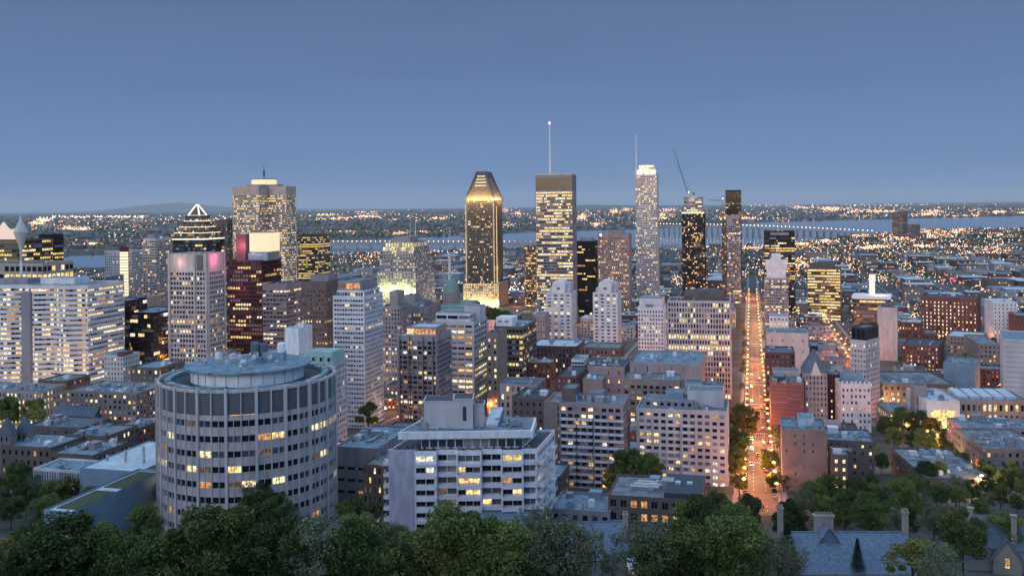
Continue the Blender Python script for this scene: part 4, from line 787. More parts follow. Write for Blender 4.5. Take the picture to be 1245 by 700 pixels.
B('office_block', 'long low block with glass canopies on roof behind the clock tower', 'building', 'long roofed block', 1072, 1073, 1160, 466, 650, 'brick_brown', SP(bay=4, fl=4, ww=.4, lit=.3, lpal='13'), roof='roof_gravel', n=14, dd=50, ang=6)
for k, (xa, xb, tp, Y, wl, rf) in enumerate(((1168, 1262, 519, 470, 'brick_pink', 'roof_blue'), (1196, 1275, 545, 425, 'brick_tan', 'roof_gravel'))):
    B('row_building', ['pinkish stone row with blue stepped roofs beside the glowing museum pavilion', 'pink brick row with grey roofs at the right edge above the trees', 'flat roofed low block between the trees and museum forecourt'][k], 'terrace', ['pinkish stone row', 'pink brick row', 'forecourt block'][k], xa, xa + 1, xb, tp, Y, wl, SP(bay=3, fl=3.6, ww=.4, wh=.5, lit=.15, mode='each'), roof=rf, n=10, dd=22 if k == 0 else 40, ang=6)
B('parking_roof', 'broad flat grey roof with lit rooftop lanterns amid the trees', 'building', 'broad flat roof', 1122, 1124, 1205, 580, 398, 'brick_brown', SP(bay=4, fl=4, ww=.3, lit=.1), roof='roof_gravel', n=12, dd=50, ang=6)
r, w, d, h = B('apartment_block', 'tan brick apartment block with blue flat roof right of the avenue foot', 'apartment block', 'tan blue roofed block', 949, 950, 1004, 521, 410, 'brick_tan', SP(bay=4, fl=3.2, ww=.2, wh=.4, lit=.06, mode='each', blank=.5), roof='roof_blue', n=5, dd=24, frames=True, pent=((.4, .75, .3, .8, 4, 'roof_white'),))
B('apartment_block', 'lower brown brick wing with three lit windows right of the tan blue roofed block', 'apartment block', 'brown brick wing', 1004, 1005, 1062, 534, 430, 'brick_brown', SP(bay=3.4, fl=3.2, ww=.35, wh=.5, lit=.2, lpal='12', mode='each'), roof='roof_blue', n=6, dd=24, frames=True)
B('apartment_block', 'narrow brown brick walk up left of the brown brick wing', 'apartment block', 'small walk up', 1010, 1011, 1030, 552, 395, 'brick_brown', SP(bay=3, fl=3.2, ww=.4, wh=.45, lit=.7, lpal='12', mode='each'), roof='roof_blue', n=1, dd=14, frames=True)
# nuns' island tower cluster, far right
B('apartment_tower', 'distant pair of dark apartment towers standing before the wide river', 'apartment tower', 'river apartment tower', 1084, 1097, 1102, 258, 4200, 'brick_brown', SP(bay=7, fl=5, ww=.4, wh=.4, lit=.15, mt=2), roof='roof_dark', n=0, dd=50, ang=45)
B('apartment_tower', 'lower distant brown tower right of the river apartment towers', 'apartment tower', 'lower river tower', 1103, 1112, 1115, 273, 4100, 'brick_brown', SP(bay=7, fl=5, ww=.4, wh=.4, lit=.15, mt=2), roof='roof_dark', n=0, dd=50, ang=45)
# lower left
B('apartment_block', 'long beige apartment block with lit glazed stairwells and blue roof clutter', 'apartment block', 'long beige block', 79, 165, 196, 478, 560, 'brick_tan', SP(bay=3.2, fl=3.3, ww=.5, wh=.5, lit=.28, lpal='1235', pal='ddc', mt=1, mode='each', ledge=.3), roof='roof_gravel', n=14, dd=34)
B('hotel_block', 'low stone hotel with lit ground floor arches left of the long beige block', 'hotel', 'low stone hotel', -40, 44, 62, 476, 600, 'stone_beige', SP(bay=3, fl=4, ww=.4, wh=.55, lit=.5, lpal='124', mode='each'), roof='roof_gravel', n=4, dd=26)
B('brick_block', 'brown brick block above the low stone hotel', 'building', 'brown hotel annex', 45, 78, 92, 463, 660, 'brick_brown', SP(bay=3, fl=3.6, ww=.4, wh=.5, lit=.2, mode='each'), roof='roof_gravel', n=2, dd=26)
for k, (xa, xc, xb, tp, Y, wl, rf, lb) in enumerate(((0, 60, 74, 544, 460, 'brick_brown', 'roof_blue', 'low brown school wing with lit ground windows at the left edge'), (30, 96, 110, 520, 520, 'brick_brown', 'slate', 'dark slate roofed school wing behind the low brown school wing'),
      (78, 128, 142, 530, 480, 'brick_brown', 'roof_gravel', 'pink walled school wing with pale flat roof in the left group'), (134, 168, 192, 520, 505, 'brick_red', 'roof_gravel', 'red brick school wing left of the round tower'), (60, 112, 128, 553, 440, 'brick_brown', 'roof_blue', 'low school link wing with blue roof above the green roofed institute'))):
    B('school_wing', lb, 'school', 'school wing', xa, xc, xb, tp, Y, wl, SP(bay=3.4, fl=4.2, ww=.4, wh=.5, lit=.12, lpal='23', mode='each'), roof=rf, n=5, dd=26)
def turret(px, py0, py1, Y, lab):
    r = empty('turret', (X(px, Y), Y, E(Y)), 0); tag(r, lab, 'tower'); z1 = Zt(py1, Y) - E(Y); z0 = Zt(py0, Y) - E(Y)
    b = MB(); b.prism(rect(6, 6), -3, z1, 0); b.build('wall', C['brick_tan'], r)
    b = MB(); b.prism(rect(7, 7), z1, z0, 0, scale=.03); b.build('spire', C['slate'], r)
    for s in (-1.2, 1.2): b = MB(); b.box(s - .4, s + .4, -3.1, -3.01, z1 - 3.4, z1 - 1.2); b.build('window', GD, r)
turret(8, 506, 526, 470, 'leftmost small square turret with dark pointed roof'); turret(29, 504, 524, 480, 'second small square turret with dark pointed roof, right of the leftmost')
r, w, d, h = B('gabled_hall', 'steep dark slate roofed hall behind the school wings', 'hall', 'slate roofed hall', 62, 112, 128, 508, 560, 'brick_brown', SP(bay=5, fl=5, ww=.4, lit=.3), roof='slate', n=0, dd=16)
b = MB(); b.quad((-w / 2, -d / 2 - .5, h - 1), (w / 2, -d / 2 - .5, h - 1), (w / 2, 0, h + 7), (-w / 2, 0, h + 7)); b.quad((w / 2, d / 2 + .5, h - 1), (-w / 2, d / 2 + .5, h - 1), (-w / 2, 0, h + 7), (w / 2, 0, h + 7)); b.poly([(w / 2, -d / 2 - .5, h - 1), (w / 2, d / 2 + .5, h - 1), (w / 2, 0, h + 7)]); b.build('gabled_roof', C['slate'], r)

# ---------------------------------------------------------------- round concrete tower
def round_tower():
    Yc = 365.0; R = 33.1; x = X(302, Yc); z0 = E(331) - 1; r = empty('round_tower', (x, Yc, z0)); tag(r, 'round pinkish concrete tower with vertical fins and a blue disc roof full of antennas', 'university tower')
    LANDMARKS.append((302, 440, 331, 'round concrete tower')); s, t = grid(x, Yc); FOOT.append((s - R - 5, s + R + 5, t - R - 5, t + R + 5))
    H = Zt(475, 331) - z0; nS = 20; rng = random.Random(5); nb = 2
    P = lambda q, rr, z: (rr * math.cos(q), rr * math.sin(q), z)
    wall = MB(); rows = []
    fl = 5.35; ztop = H - 9.2; zs = [ztop - i * fl for i in range(10)]
    seg = nS * 4
    q0 = -math.pi / 2 + .04
    Q = lambda i: q0 + 2 * math.pi * i / seg
    win = MB(); WO = []
    # top louvre band: dark panels between concrete mullions
    for i in range(seg):
        a, b_ = Q(i), Q(i + 1)
        wall.quad(P(a, R, H - 1.0), P(b_, R, H - 1.0), P(b_, R, H), P(a, R, H), 0); wall.quad(P(a, R, H), P(b_, R, H), P(b_, R - .8, H), P(a, R - .8, H), 0); wall.quad(P(b_, R - .8, H - 1.4), P(a, R - .8, H - 1.4), P(a, R - .8, H), P(b_, R - .8, H), 0)
        wall.quad(P(a, R, H - 9.2 - .1), P(b_, R, H - 9.2 - .1), P(b_, R, H - 8.7), P(a, R, H - 8.7), 0)
    lou = []
    for k in range(nS * 2):
        b = MB()
        for i in (2 * k, 2 * k + 1): b.quad(P(Q(i), R - .5, H - 8.7), P(Q(i + 1), R - .5, H - 8.7), P(Q(i + 1), R - .5, H - 1.0), P(Q(i), R - .5, H - 1.0))
        lou.append(b)
    for j, z in enumerate(zs):
        zb = z - fl; s0, s1 = zb + 1.65, zb + 3.95
        for i in range(seg):
            a, b_ = Q(i), Q(i + 1)
            wall.quad(P(a, R, zb), P(b_, R, zb), P(b_, R, s0), P(a, R, s0), 0); wall.quad(P(a, R, s1), P(b_, R, s1), P(b_, R, z), P(a, R, z), 0)
            wall.quad(P(a, R, s0), P(b_, R, s0), P(b_, R - .5, s0), P(a, R - .5, s0), 0); wall.quad(P(a, R - .5, s1), P(b_, R - .5, s1), P(b_, R, s1), P(a, R, s1), 0)
            wall.quad(P(a, R + .16, s0 - .22), P(b_, R + .16, s0 - .22), P(b_, R + .16, s0), P(a, R + .16, s0), 1)
            wall.quad(P(a, R + .16, s0), P(b_, R + .16, s0), P(b_, R, s0), P(a, R, s0), 1)
            wall.quad(P(a, R + .16, s1), P(b_, R + .16, s1), P(b_, R + .16, s1 + .2), P(a, R + .16, s1 + .2), 1)
            zc = rng.random()
        for k in range(nS * 2):
            qd = ((Q(2 * k) + Q(2 * k + 2)) / 2)
            n = rng.random(); front = math.sin(qd) < .1
            mt = rng.choice('ddddcbd')
            if n < .15: mt = rng.choice('1355')
            if n < .03: mt = '2'
            WO.append((k, j, s0, s1, PI[mt], front))
    lit_runs = {(1, 1): 3, (2, 1): 2}
    def put(kd, j, m):   # light chosen bays seen on the visible face
        for idx, w_ in enumerate(WO):
            if w_[0] == kd % (nS * 2) and w_[1] == j: WO[idx] = (*w_[:4], PI[m], w_[5])
    for kd, j, m in ((2, 1, '3'), (3, 1, '1'), (6, 1, '2'), (7, 1, '2'), (8, 1, '6'), (9, 1, '2'), (10, 1, '1'), (11, 1, '3'), (-19, 2, '1'), (-18, 2, '1'), (7, 3, '2'), (-13, 5, '1'), (-12, 5, '1'), (-11, 5, '3'), (-10, 5, '1'), (-9, 5, '1'), (-14, 6, '3'), (-13, 6, '1'), (-12, 6, '3'), (-11, 6, '3'), (-9, 0, '3'), (-8, 0, '5'), (-13, 7, '1'), (-12, 7, '3'), (-10, 7, '1'), (-9, 7, '1'), (-8, 7, '3'), (10, 6, '1'), (11, 6, '1'), (12, 6, '3'), (-11, 8, '1'), (-10, 8, '2'), (-9, 8, '1'), (2, 2, '5'), (0, 4, '5')): put(kd, j, m)
    fr = [w_ for w_ in WO if w_[5] and w_[1] < 8]; fr.sort(key=lambda w_: (math.sin((Q(2 * w_[0]) + Q(2 * w_[0] + 2)) / 2)))
    solo = set(id(w_) for w_ in fr[:100]); rest = MB()
    for w_ in WO:
        k, j, s0, s1, m, _ = w_; b = MB() if id(w_) in solo else rest
        for i in (2 * k, 2 * k + 1): b.quad(P(Q(i), R - .5, s0), P(Q(i + 1), R - .5, s0), P(Q(i + 1), R - .5, s1), P(Q(i), R - .5, s1), 0 if id(w_) in solo else m)
        if id(w_) in solo:
            for f in (1 / 3, 2 / 3):
                q = lerp(Q(2 * k), Q(2 * k + 2), f); b.tube(P(q, R - .42, s0), P(q, R - .42, s1), .06, .06, 4, 1)
            b.build('window', [PANES[m], C['dark_metal']], r)
    o = rest.build('window', PANES, r); o['kind'] = 'stuff'
    wall.build('wall', [C['concrete_pink'], C['concrete_pale']], r)
    for b in lou: b.build('louvre_panel', C['louvre'], r)
    def fin(q, wd, dp, z1):
        b = MB(); n = Vector((math.cos(q), math.sin(q), 0)); u = Vector((-n.y, n.x, 0)); A = n * (R - .55)
        def pt(a, o, z): v = A + u * a + n * o; return (v.x, v.y, z)
        c = [(-wd, 0), (-wd, dp), (wd, dp), (wd, 0)]
        for p_, q_ in zip(c[:-1], c[1:]): b.quad(pt(*p_, -8), pt(*p_, z1), pt(*q_, z1), pt(*q_, -8))
        b.quad(*[pt(*p_, z1) for p_ in c]); return b
    for k in range(nS): fin(q0 + 2 * math.pi * k / nS, .48, 1.15, H + .5).build('fin', C['concrete_pale'], r)
    b = MB()
    for k in range(nS * 2):
        if k % 2:
            f_ = fin(q0 + math.pi * k / nS, .18, .95, H - .6); o_ = len(b.v); b.v += f_.v; b.f += [tuple(i + o_ for i in ff) for ff in f_.f]; b.m += f_.m
    for k in range(nS * 4):
        if k % 2:
            f_ = fin(q0 + math.pi * k / nS / 2, .09, .8, H - 9.2); o_ = len(b.v); b.v += f_.v; b.f += [tuple(i + o_ for i in ff) for ff in f_.f]; b.m += f_.m
    b.build('mullion', C['concrete_pale'], r)
    b = MB(); b.poly([P(2 * math.pi * i / 96, R - .8, H - 1.4) for i in range(96)]); b.build('roof', C['roof_dark'], r)
    for k in range(46):       # ring gantry of ducts and louvres on the outer roof
        q = 2 * math.pi * k / 46; b = MB(); b.box(-1.1, 1.1, -2.6, 2.6, -1.3, rng.uniform(-.4, .7)); o = b.build('duct', C[rng.choice(['steel', 'unit_blue', 'roof_blue', 'copper_green'])], r); o.location = (29.3 * math.cos(q), 29.3 * math.sin(q), H); o.rotation_euler.z = q
    R2 = 22.6; H2 = Zt(441, 365) - z0
    b = MB(); b.lathe([(R2 - 1.6, H - 1.3), (R2 - 1.6, H2 - 1)], 72)
    for k in range(30): q = 2 * math.pi * k / 30; b.tube(P(q, R2 - 1.5, H - 1.3), P(q, R2 - 1.5, H2 - 1), .14, .14, 4, 1)
    b.build('penthouse', [C['white_paint'], C['steel']], r)
    b = MB(); b.lathe([(R2 - 1.5, H2 - 1.2), (R2 + .9, H2 - .8), (R2 + .9, H2), (R2 + .5, H2 + .1), (R2 - 2, H2 + .15)], 72); b.build('disc_roof', C['roof_blue'], r)
    z = H2 + .15
    for a, rr in ((.9, 3), (1.6, 6), (.2, 5)):
        b = MB(); b.lathe([(1.5, z), (1.5, z + 6.4), (1.2, z + 6.6)], 14); b.build('flue', C['slate'], r, (rr * math.cos(a), rr * math.sin(a) + 4, 0))
    for k in range(26):
        q = rng.uniform(0, 6.28); rr = rng.uniform(3, 19) ; x_, y_ = rr * math.cos(q), rr * math.sin(q); kk = k % 4
        b = MB()
        if kk == 0:
            b.tube((0, 0, z), (0, 0, z + 2.6), .15, .12, 5); n = Vector((rng.uniform(-1, 1), -1, .4)).normalized(); u = n.orthogonal().normalized(); v = n.cross(u); c = Vector((0, 0, z + 2.9)); K = len(b.v)
            for rad, off in ((.05, -.2), (.7, -.1), (1.15, .15)):
                for i in range(12): b.v.append(tuple(c + (u * math.cos(i * math.pi / 6) + v * math.sin(i * math.pi / 6)) * rad + n * off))
            for e_ in range(2):
                for i in range(12): j = (i + 1) % 12; b.f.append((K + e_ * 12 + i, K + e_ * 12 + j, K + e_ * 12 + 12 + j, K + e_ * 12 + 12 + i)); b.m.append(0)
            b.build('dish_antenna', C['steel'], r, (x_, y_, 0))
        elif kk == 1:
            b.tube((0, 0, z), (0, 0, z + rng.uniform(3, 6)), .1, .06, 5); b.tube((-.8, 0, z + 2.4), (.8, 0, z + 2.4), .06, .06, 4); b.build('antenna', C['steel'], r, (x_, y_, 0))
        elif kk == 2: b.box(-1.2, 1.2, -.9, .9, z, z + rng.uniform(1.2, 2.6)); b.build('plant_box', C[rng.choice(['white_panel', 'unit_blue'])], r, (x_, y_, 0), q)
        else: b.lathe([(.6, z), (.6, z + 1.3), (1, z + 1.4), (.2, z + 2)], 10); b.build('vent', C['steel'], r, (x_, y_, 0))
    b = MB(); b.box(-4, 4, -3, 3, z, z + 3.4); b.build('plant_room', C['unit_blue'], r, (9, 5, 0)); b = MB(); b.lathe([(1.6, z + 3.4), (1.6, z + 6.5), (1.2, z + 7)], 12); b.build('cooling_tower', C['white_paint'], r, (12, 4, 0)); 
round_tower()

# ---------------------------------------------------------------- white stepped apartment block in front
def white_block():
    Y = 336; z0 = E(Y + 10); h = Zt(549, Y, 560) - z0
    xr = X(653, Y); xl = X(472, Y + 2)
    r = empty('white_apartment_block', (xl, Y + 2, z0)); tag(r, 'big white terraced apartment block with stepped balconies and penthouse slab roof', 'apartment block')
    LANDMARKS.append((565, 520, Y, 'white terraced block')); 
    L = xr - xl; D = 30; sk = D * math.tan(ANG)
    s, t = grid(xl + L / 2, Y + D / 2); FOOT.append((s - L / 2 - 6, s + L / 2 + 6, t - D / 2 - 14, t + D / 2 + 6))
    sp = SP(bay=2.9, fl=3.85, ww=.93, wh=.54, sill=.33, lit=.14, rowlit=0, lpal='1356', pal='dddc', mt=1.4, mode='each', rev=1.0, ends=.3)
    # façade line steps forward bay by bay
    xs = [9.2, 0.32 * L, .46 * L, .62 * L, .76 * L, .9 * L, L]
    ys = [0, 1.6, .2, 1.6, .2, 1.6]
    poly = [(0, 1), (xs[0], 1)]
    for i in range(6): poly += [(xs[i], ys[i]), (xs[i + 1], ys[i])]
    poly = [p for i, p in enumerate(poly) if i == 0 or p != poly[i - 1]]
    poly += [(L + sk, D), (sk, D)]
    fr = [i for i in range(len(poly)) if i not in (0,)]
    tier(r, poly, -8, h, 'white_paint', dict(sp, mb=8.5, edges=fr), 'wall', 'roof_dark', None, .9, 12, True)
    nfl = round((h - 1.4 - .5) / 3.85); fh = (h - 1.9) / nfl
    for j in range(nfl):
        zb = .5 + j * fh
        for i in range(6):
            a, b_ = xs[i], xs[i + 1]; dp = 2.2 if i % 2 == 0 else 1.5; y = ys[i]
            
            m = MB(); m.box(a + .15, b_ - .15, y - dp, y - .02, zb - .1, zb + .18); m.box(a + .15, b_ - .15, y - dp, y - dp + .14, zb + .18, zb + 1.15)
            m.box(a + .15, a + .3, y - dp + .14, y - .02, zb + .18, zb + 1.15); m.box(b_ - .3, b_ - .15, y - dp + .14, y - .02, zb + .18, zb + 1.15); m.build('balcony', C['white_panel'], r)
        for k in range(3):      # side balconies, right flank
            y = 4 + k * 9; xo = L + y * math.tan(ANG)
            m = MB(); m.box(0, 1.8, -3.4, 3.4, zb - .1, zb + .18); m.box(1.66, 1.8, -3.4, 3.4, zb + .18, zb + 1.15); m.box(0, 1.66, -3.4, -3.26, zb + .18, zb + 1.15); m.build('balcony', C['white_panel'], r, (xo + .1, y, 0), -ANG)
        m = MB(); m.box(-2.2, -.02, 1.2, 6.5, zb - .1, zb + .18); m.box(-2.2, -2.06, 1.2, 6.5, zb + .18, zb + 1.15); m.box(-2.06, -.02, 1.2, 1.34, zb + .18, zb + 1.15); m.build('balcony', C['white_panel'], r)
    for i in (1, 2, 3, 4, 5): m = MB(); m.box(xs[i] - .18, xs[i] + .18, -1.7, .3, -6, h - .8); m.build('party_wall', C['white_paint'], r)
    m = MB(); m.box(-.15, 9.3, .2, .98, -6, h + .3); m.build('end_wall', wallmat('stained_plaster', (.46, .45, .53), scale=.4, var=.22, streak=True), r)
    # terrace storey and overhanging slab
    zt = h - .88; P0 = [(11, 6), (L - 5, 6), (L + sk * .6 - 4, D - 4), (14, D - 4)]
    tier(r, P0, zt, zt + 4.6, 'white_paint', SP(bay=3.1, fl=4, ww=.86, wh=.66, sill=.12, lit=.06, lpal='15', pal='cbdc', mt=.4, mb=.1, mode='stuff'), 'terrace_storey', 'roof_dark', seed=4, rname='terrace_roof', parapet=.3)
    S = [(3.2, 1.6), (L - 1.6, 2.2), (L + sk * .7 - 5, D - 7), (10, D - 7)]
    b = MB(); b.prism(S, zt + 4.6, zt + 7.2, 0, bottom=True); b.build('roof_slab', C['white_paint'], r)
    S2 = [(lerp(p[0], L / 2, .03), lerp(p[1], D / 2, .07)) for p in S]; b = MB(); b.poly([(*p, zt + 7.24) for p in S2]); b.build('slab_roof', C['roof_gravel'], r)
    z = zt + 7.24
    for nm, x0, x1, y0, y1, hh, mt in (('lift_house', 12, 23, 7, 17, 9.5, 'concrete_pale'), ('plant_room', 22.9, 30, 6, 16, 10.5, 'concrete_pale'), ('plant_room', 30.2, 34, 9, 15, 8, 'concrete_pale')):
        m = MB(); m.box(x0, x1, y0, y1, z - .1, z + hh); m.box(x0 - .25, x1 + .25, y0 - .25, y1 + .25, z + hh, z + hh + .35, 0); o = m.build(nm, C[mt], r); m = MB(); m.box(x0 + .2, x1 - .2, y0 + .2, y1 - .2, z + hh + .352, z + hh + .38); m.build('roof_felt', C['roof_dark'], o)
    m = MB(); m.box(26.3, 27.6, 5.9, 5.99, z + 2.8, z + 8); m.build('recess_shade', C['dark_metal'], r)  # flat dark strip on the wall, painting in the shade of a recess
    m = MB(); m.quad((34.5, 8, z + 1), (39, 8, z + 1), (41, 17, z + 5.4), (36.5, 17, z + 5.4)); m.box(34.5, 39, 8, 8.3, z, z + 1); m.box(36.5, 41, 16.8, 17, z, z + 5.4); m.build('solar_canopy', C['roof_white'], r)
    units(r, 30, 12, z, 12, 77, 22, 9); units(r, 16, 10, z, 7, 78, L - 12, 10)
    rg = random.Random(2)
    for k in range(16):        # terrace planters and chairs
        m = MB(); a = rg.uniform(.4, 1.1); m.box(-a, a, -.4, .4, 0, .6); m.lathe([(.1, .6), (a * .6, 1.0), (.1, 1.6)], 7); m.build('planter', C[rg.choice(['roof_dark', 'bark', 'concrete_grey'])], r, (lerp(3, L - 3, k / 15), 4.2, zt))
white_block()

# modern low block, chapel, slate roofs, house
r, w, d, h = B('low_modern_block', 'low modern block with dark flat roof, roof tubes and dark brick walls', 'office block', 'low modern block', 738, 852, 905, 608, 345, 'brick_brown', SP(bay=4, fl=4, ww=.6, wh=.55, lit=.3, lpal='13', pal='dd', mt=1, mode='each'), roof='roof_gravel', n=3, dd=28, frames=True)
for (x0, x1, y0, y1, hh, mt) in ((-.5, .16, -.48, .46, 0, 'roof_blue'), (.1, .5, -.45, .45, 1.6, 'roof_dark')):
    if hh: m = MB(); m.box(x0 * w, x1 * w, y0 * d, y1 * d, h - .88, h + hh); m.build('raised_roof', C[mt], r)
for k in range(3): m = MB(); m.tube((-w * .3 + k, -d * .1 + k * 3.4, h + .4), (w * .02 + k, -d * .1 + k * 3.4, h + .4), .6, .6, 8); m.build('roof_tube', C['steel'], r)
for x in (.22, .35): m = MB(); m.box(w * x - 1, w * x + 1, -1, 1, h + 1.6, h + 2.4); m.build('skylight', C['roof_white'], r)
B('low_modern_block', 'flat blue grey low annex between the white terraced block and low modern block', 'building', 'blue grey annex', 668, 740, 745, 622, 350, 'concrete_grey', SP(bay=4, fl=4, ww=.5, lit=.1), roof='roof_blue', n=2, dd=22)
B('low_modern_block', 'low blue roofed wing in front of the white terraced block foot', 'building', 'blue roofed wing', 565, 650, 660, 636, 322, 'stone_grey', SP(bay=4, fl=4, ww=.5, lit=.2), roof='slate_blue', n=1, dd=20)
B('low_modern_block', 'small flat annex at the foot of the round concrete tower, lit from inside', 'building', 'lit annex', 395, 440, 455, 640, 335, 'stone_grey', SP(bay=3, fl=4, ww=.7, lit=.4, lpal='2'), roof='slate_blue', n=1, dd=16)
def gable_house(kind, lab, cat, short, xl, xr, yr, ye, Y, dpt, wall, roofm, ang=0, chim=(), lit=.3):
    a = math.radians(ang); wd = (X(xr, Y) - X(xl, Y)); cx = X((xl + xr) / 2, Y); r = empty(kind, (cx, Y + dpt / 2, E(Y)), -a); tag(r, lab, cat); LANDMARKS.append(((xl + xr) / 2, yr, Y, short))
    zr = Zt(yr, Y + dpt / 2) - E(Y); ze = Zt(ye, Y) - E(Y); w2, d2 = wd / 2, dpt / 2
    b = MB(); b.box(-w2 + .5, w2 - .5, -d2 + .6, d2 - .6, -6, ze); b.poly([(w2 - .5, -d2 + .6, ze), (w2 - .5, d2 - .6, ze), (w2 - .5, 0, zr - .5)]); b.poly([(-w2 + .5, d2 - .6, ze), (-w2 + .5, -d2 + .6, ze), (-w2 + .5, 0, zr - .5)]); b.build('wall', C[wall], r)
    b = MB(); th = .35
    for sg in (-1, 1):
        b.quad((-w2 * sg, sg * d2 * 1.03, ze - .3), (w2 * sg, sg * d2 * 1.03, ze - .3), (w2 * sg, 0, zr), (-w2 * sg, 0, zr)) if sg < 0 else b.quad((w2, d2 * 1.03, ze - .3), (-w2, d2 * 1.03, ze - .3), (-w2, 0, zr), (w2, 0, zr))
    b.quad((-w2, -d2 * 1.03, ze - .3 - th), (w2, -d2 * 1.03, ze - .3 - th), (w2, -d2 * 1.03, ze - .3), (-w2, -d2 * 1.03, ze - .3))
    b.tube((-w2, 0, zr), (w2, 0, zr), .25, .25, 6); b.build('roof', C[roofm], r)
    for cx_, cy_, ch in chim:
        b = MB(); zz = zr + ch; b.box(cx_ * w2 - .75, cx_ * w2 + .75, cy_ - .55, cy_ + .55, ze, zz); b.box(cx_ * w2 - .95, cx_ * w2 + .95, cy_ - .75, cy_ + .75, zz, zz + .4); b.box(cx_ * w2 - .7, cx_ * w2 - .1, cy_ - .3, cy_ + .3, zz + .4, zz + 1.2); b.box(cx_ * w2 + .1, cx_ * w2 + .7, cy_ - .3, cy_ + .3, zz + .4, zz + 1.2); b.build('chimney', C['stone_beige'], r)
    n = max(2, int(wd / 4)); rg = random.Random(3)
    for i in range(n):
        m = 'window'; b = MB(); x = lerp(-w2 + 2, w2 - 2, i / (n - 1)); b.box(x - .6, x + .6, -d2 + .5, -d2 + .58, ze - 3.4, ze - 1.4); b.build('window', W1 if rg.random() < lit else GD, r)
    return r, wd, zr, ze
MAN = gable_house('slate_roofed_mansion', 'long mansion with mottled blue slate roof and stone chimneys among the trees', 'mansion', 'slate roofed mansion', 962, 1118, 646, 700, 262, 20, 'stone_grey', 'slate_blue', 2, ((-.99, 2, 6), (.98, 0, 5.5)))
r, wd, zr, ze = MAN
b = MB(); x0 = -wd * .14; b.poly([(x0 - 4, -2.6, zr - 3.4), (x0 + 4, -2.6, zr - 3.4), (x0, -2.6, zr + 1.6)]); b.quad((x0 - 4.4, -3, zr - 3.8), (x0, -3, zr + 2), (x0, 3, zr + 2), (x0 - 4.4, 3, zr - 3.8)); b.quad((x0, -3, zr + 2), (x0 + 4.4, -3, zr - 3.8), (x0 + 4.4, 3, zr - 3.8), (x0, 3, zr + 2)); b.build('dormer', C['slate_blue'], r)
b = MB(); b.box(x0 - 2.6, x0 + 2.6, 2, 3.6, zr - 2, zr + 3.6); b.box(x0 - 3, x0 + 3, 1.7, 3.9, zr + 3.6, zr + 4.1); b.build('chimney', C['stone_beige'], r)
b = MB()
for i_ in range(6): b.box(x0 - 2.4 + i_ * .9, x0 - 1.9 + i_ * .9, 2.5, 3.1, zr + 4.1, zr + 4.8)
b.build('chimney_pots', C['brick_tan'], r)
r, wd, zr, ze = gable_house('gabled_chapel', 'steep grey blue slate chapel roof with pink stone gable end', 'chapel', 'slate chapel roof', 690, 762, 634, 690, 285, 22, 'brick_pink', 'slate_blue', -6, ((.98, -4, 3),))
def corner_house():
    Y = 262; x = X(1226, Y); r = empty('stone_house', (x, Y + 8, E(Y)), math.radians(-24)); tag(r, 'stone house with steep dark blue hipped roof and tall chimneys at the lower right corner', 'house'); LANDMARKS.append((1226, 640, Y, 'corner stone house'))
    ze = Zt(668, Y, 1226) - E(Y); zr = Zt(627, Y + 8, 1226) - E(Y)
    b = MB(); b.box(-9, 9, -6.5, 6.5, -8, ze); b.build('wall', C['stone_grey'], r)
    b = MB(); b.quad((-9.8, -7.3, ze - .2), (9.8, -7.3, ze - .2), (5, 0, zr), (-5, 0, zr)); b.quad((9.8, 7.3, ze - .2), (-9.8, 7.3, ze - .2), (-5, 0, zr), (5, 0, zr)); b.poly([(9.8, -7.3, ze - .2), (9.8, 7.3, ze - .2), (5, 0, zr)]); b.poly([(-9.8, 7.3, ze - .2), (-9.8, -7.3, ze - .2), (-5, 0, zr)]); b.build('roof', C['slate'], r)
    b = MB(); b.box(-1, 6, -10.5, -6.4, -8, ze - 2); b.poly([(-1, -10.5, ze - 2), (6, -10.5, ze - 2), (2.5, -10.5, ze + 3)]); b.build('gable_wing', C['stone_beige'], r)
    b = MB(); b.quad((-1.6, -10.9, ze - 2.6), (2.5, -10.9, ze + 3.4), (2.5, -3, ze + 3.4), (-1.6, -3, ze - 2.6)); b.quad((2.5, -10.9, ze + 3.4), (6.6, -10.9, ze - 2.6), (6.6, -3, ze - 2.6), (2.5, -3, ze + 3.4)); b.build('wing_roof', C['slate'], r)
    for cx_, cy_, hh in ((-6.2, 1, 1.2), (4.5, -5.2, 2.2)):
        b = MB(); b.box(cx_ - .7, cx_ + .7, cy_ - .5, cy_ + .5, ze, zr + hh); b.box(cx_ - .9, cx_ + .9, cy_ - .7, cy_ + .7, zr + hh, zr + hh + .35); b.build('chimney', C['stone_beige'], r)
    for x_ in (-7, -4.4, 7.6): b = MB(); b.box(x_ - .5, x_ + .5, -6.6, -6.51, ze - 3, ze - 1.2); b.build('window', GD, r)
    b = MB(); b.box(2, 3, -10.62, -10.52, ze - 4, ze - 1.5); b.build('window', W1, r)
corner_house()
gable_house('stone_house', 'small pink walled house with white roofed bay lit warm among the foreground trees', 'house', 'small pink house', 763, 800, 676, 690, 262, 12, 'brick_pink', 'roof_white', 3, (), .8)
light('POINT', (X(780, 250), 246, E(250) + 3), 900, (1, .5, .3)).name = 'garden_light'

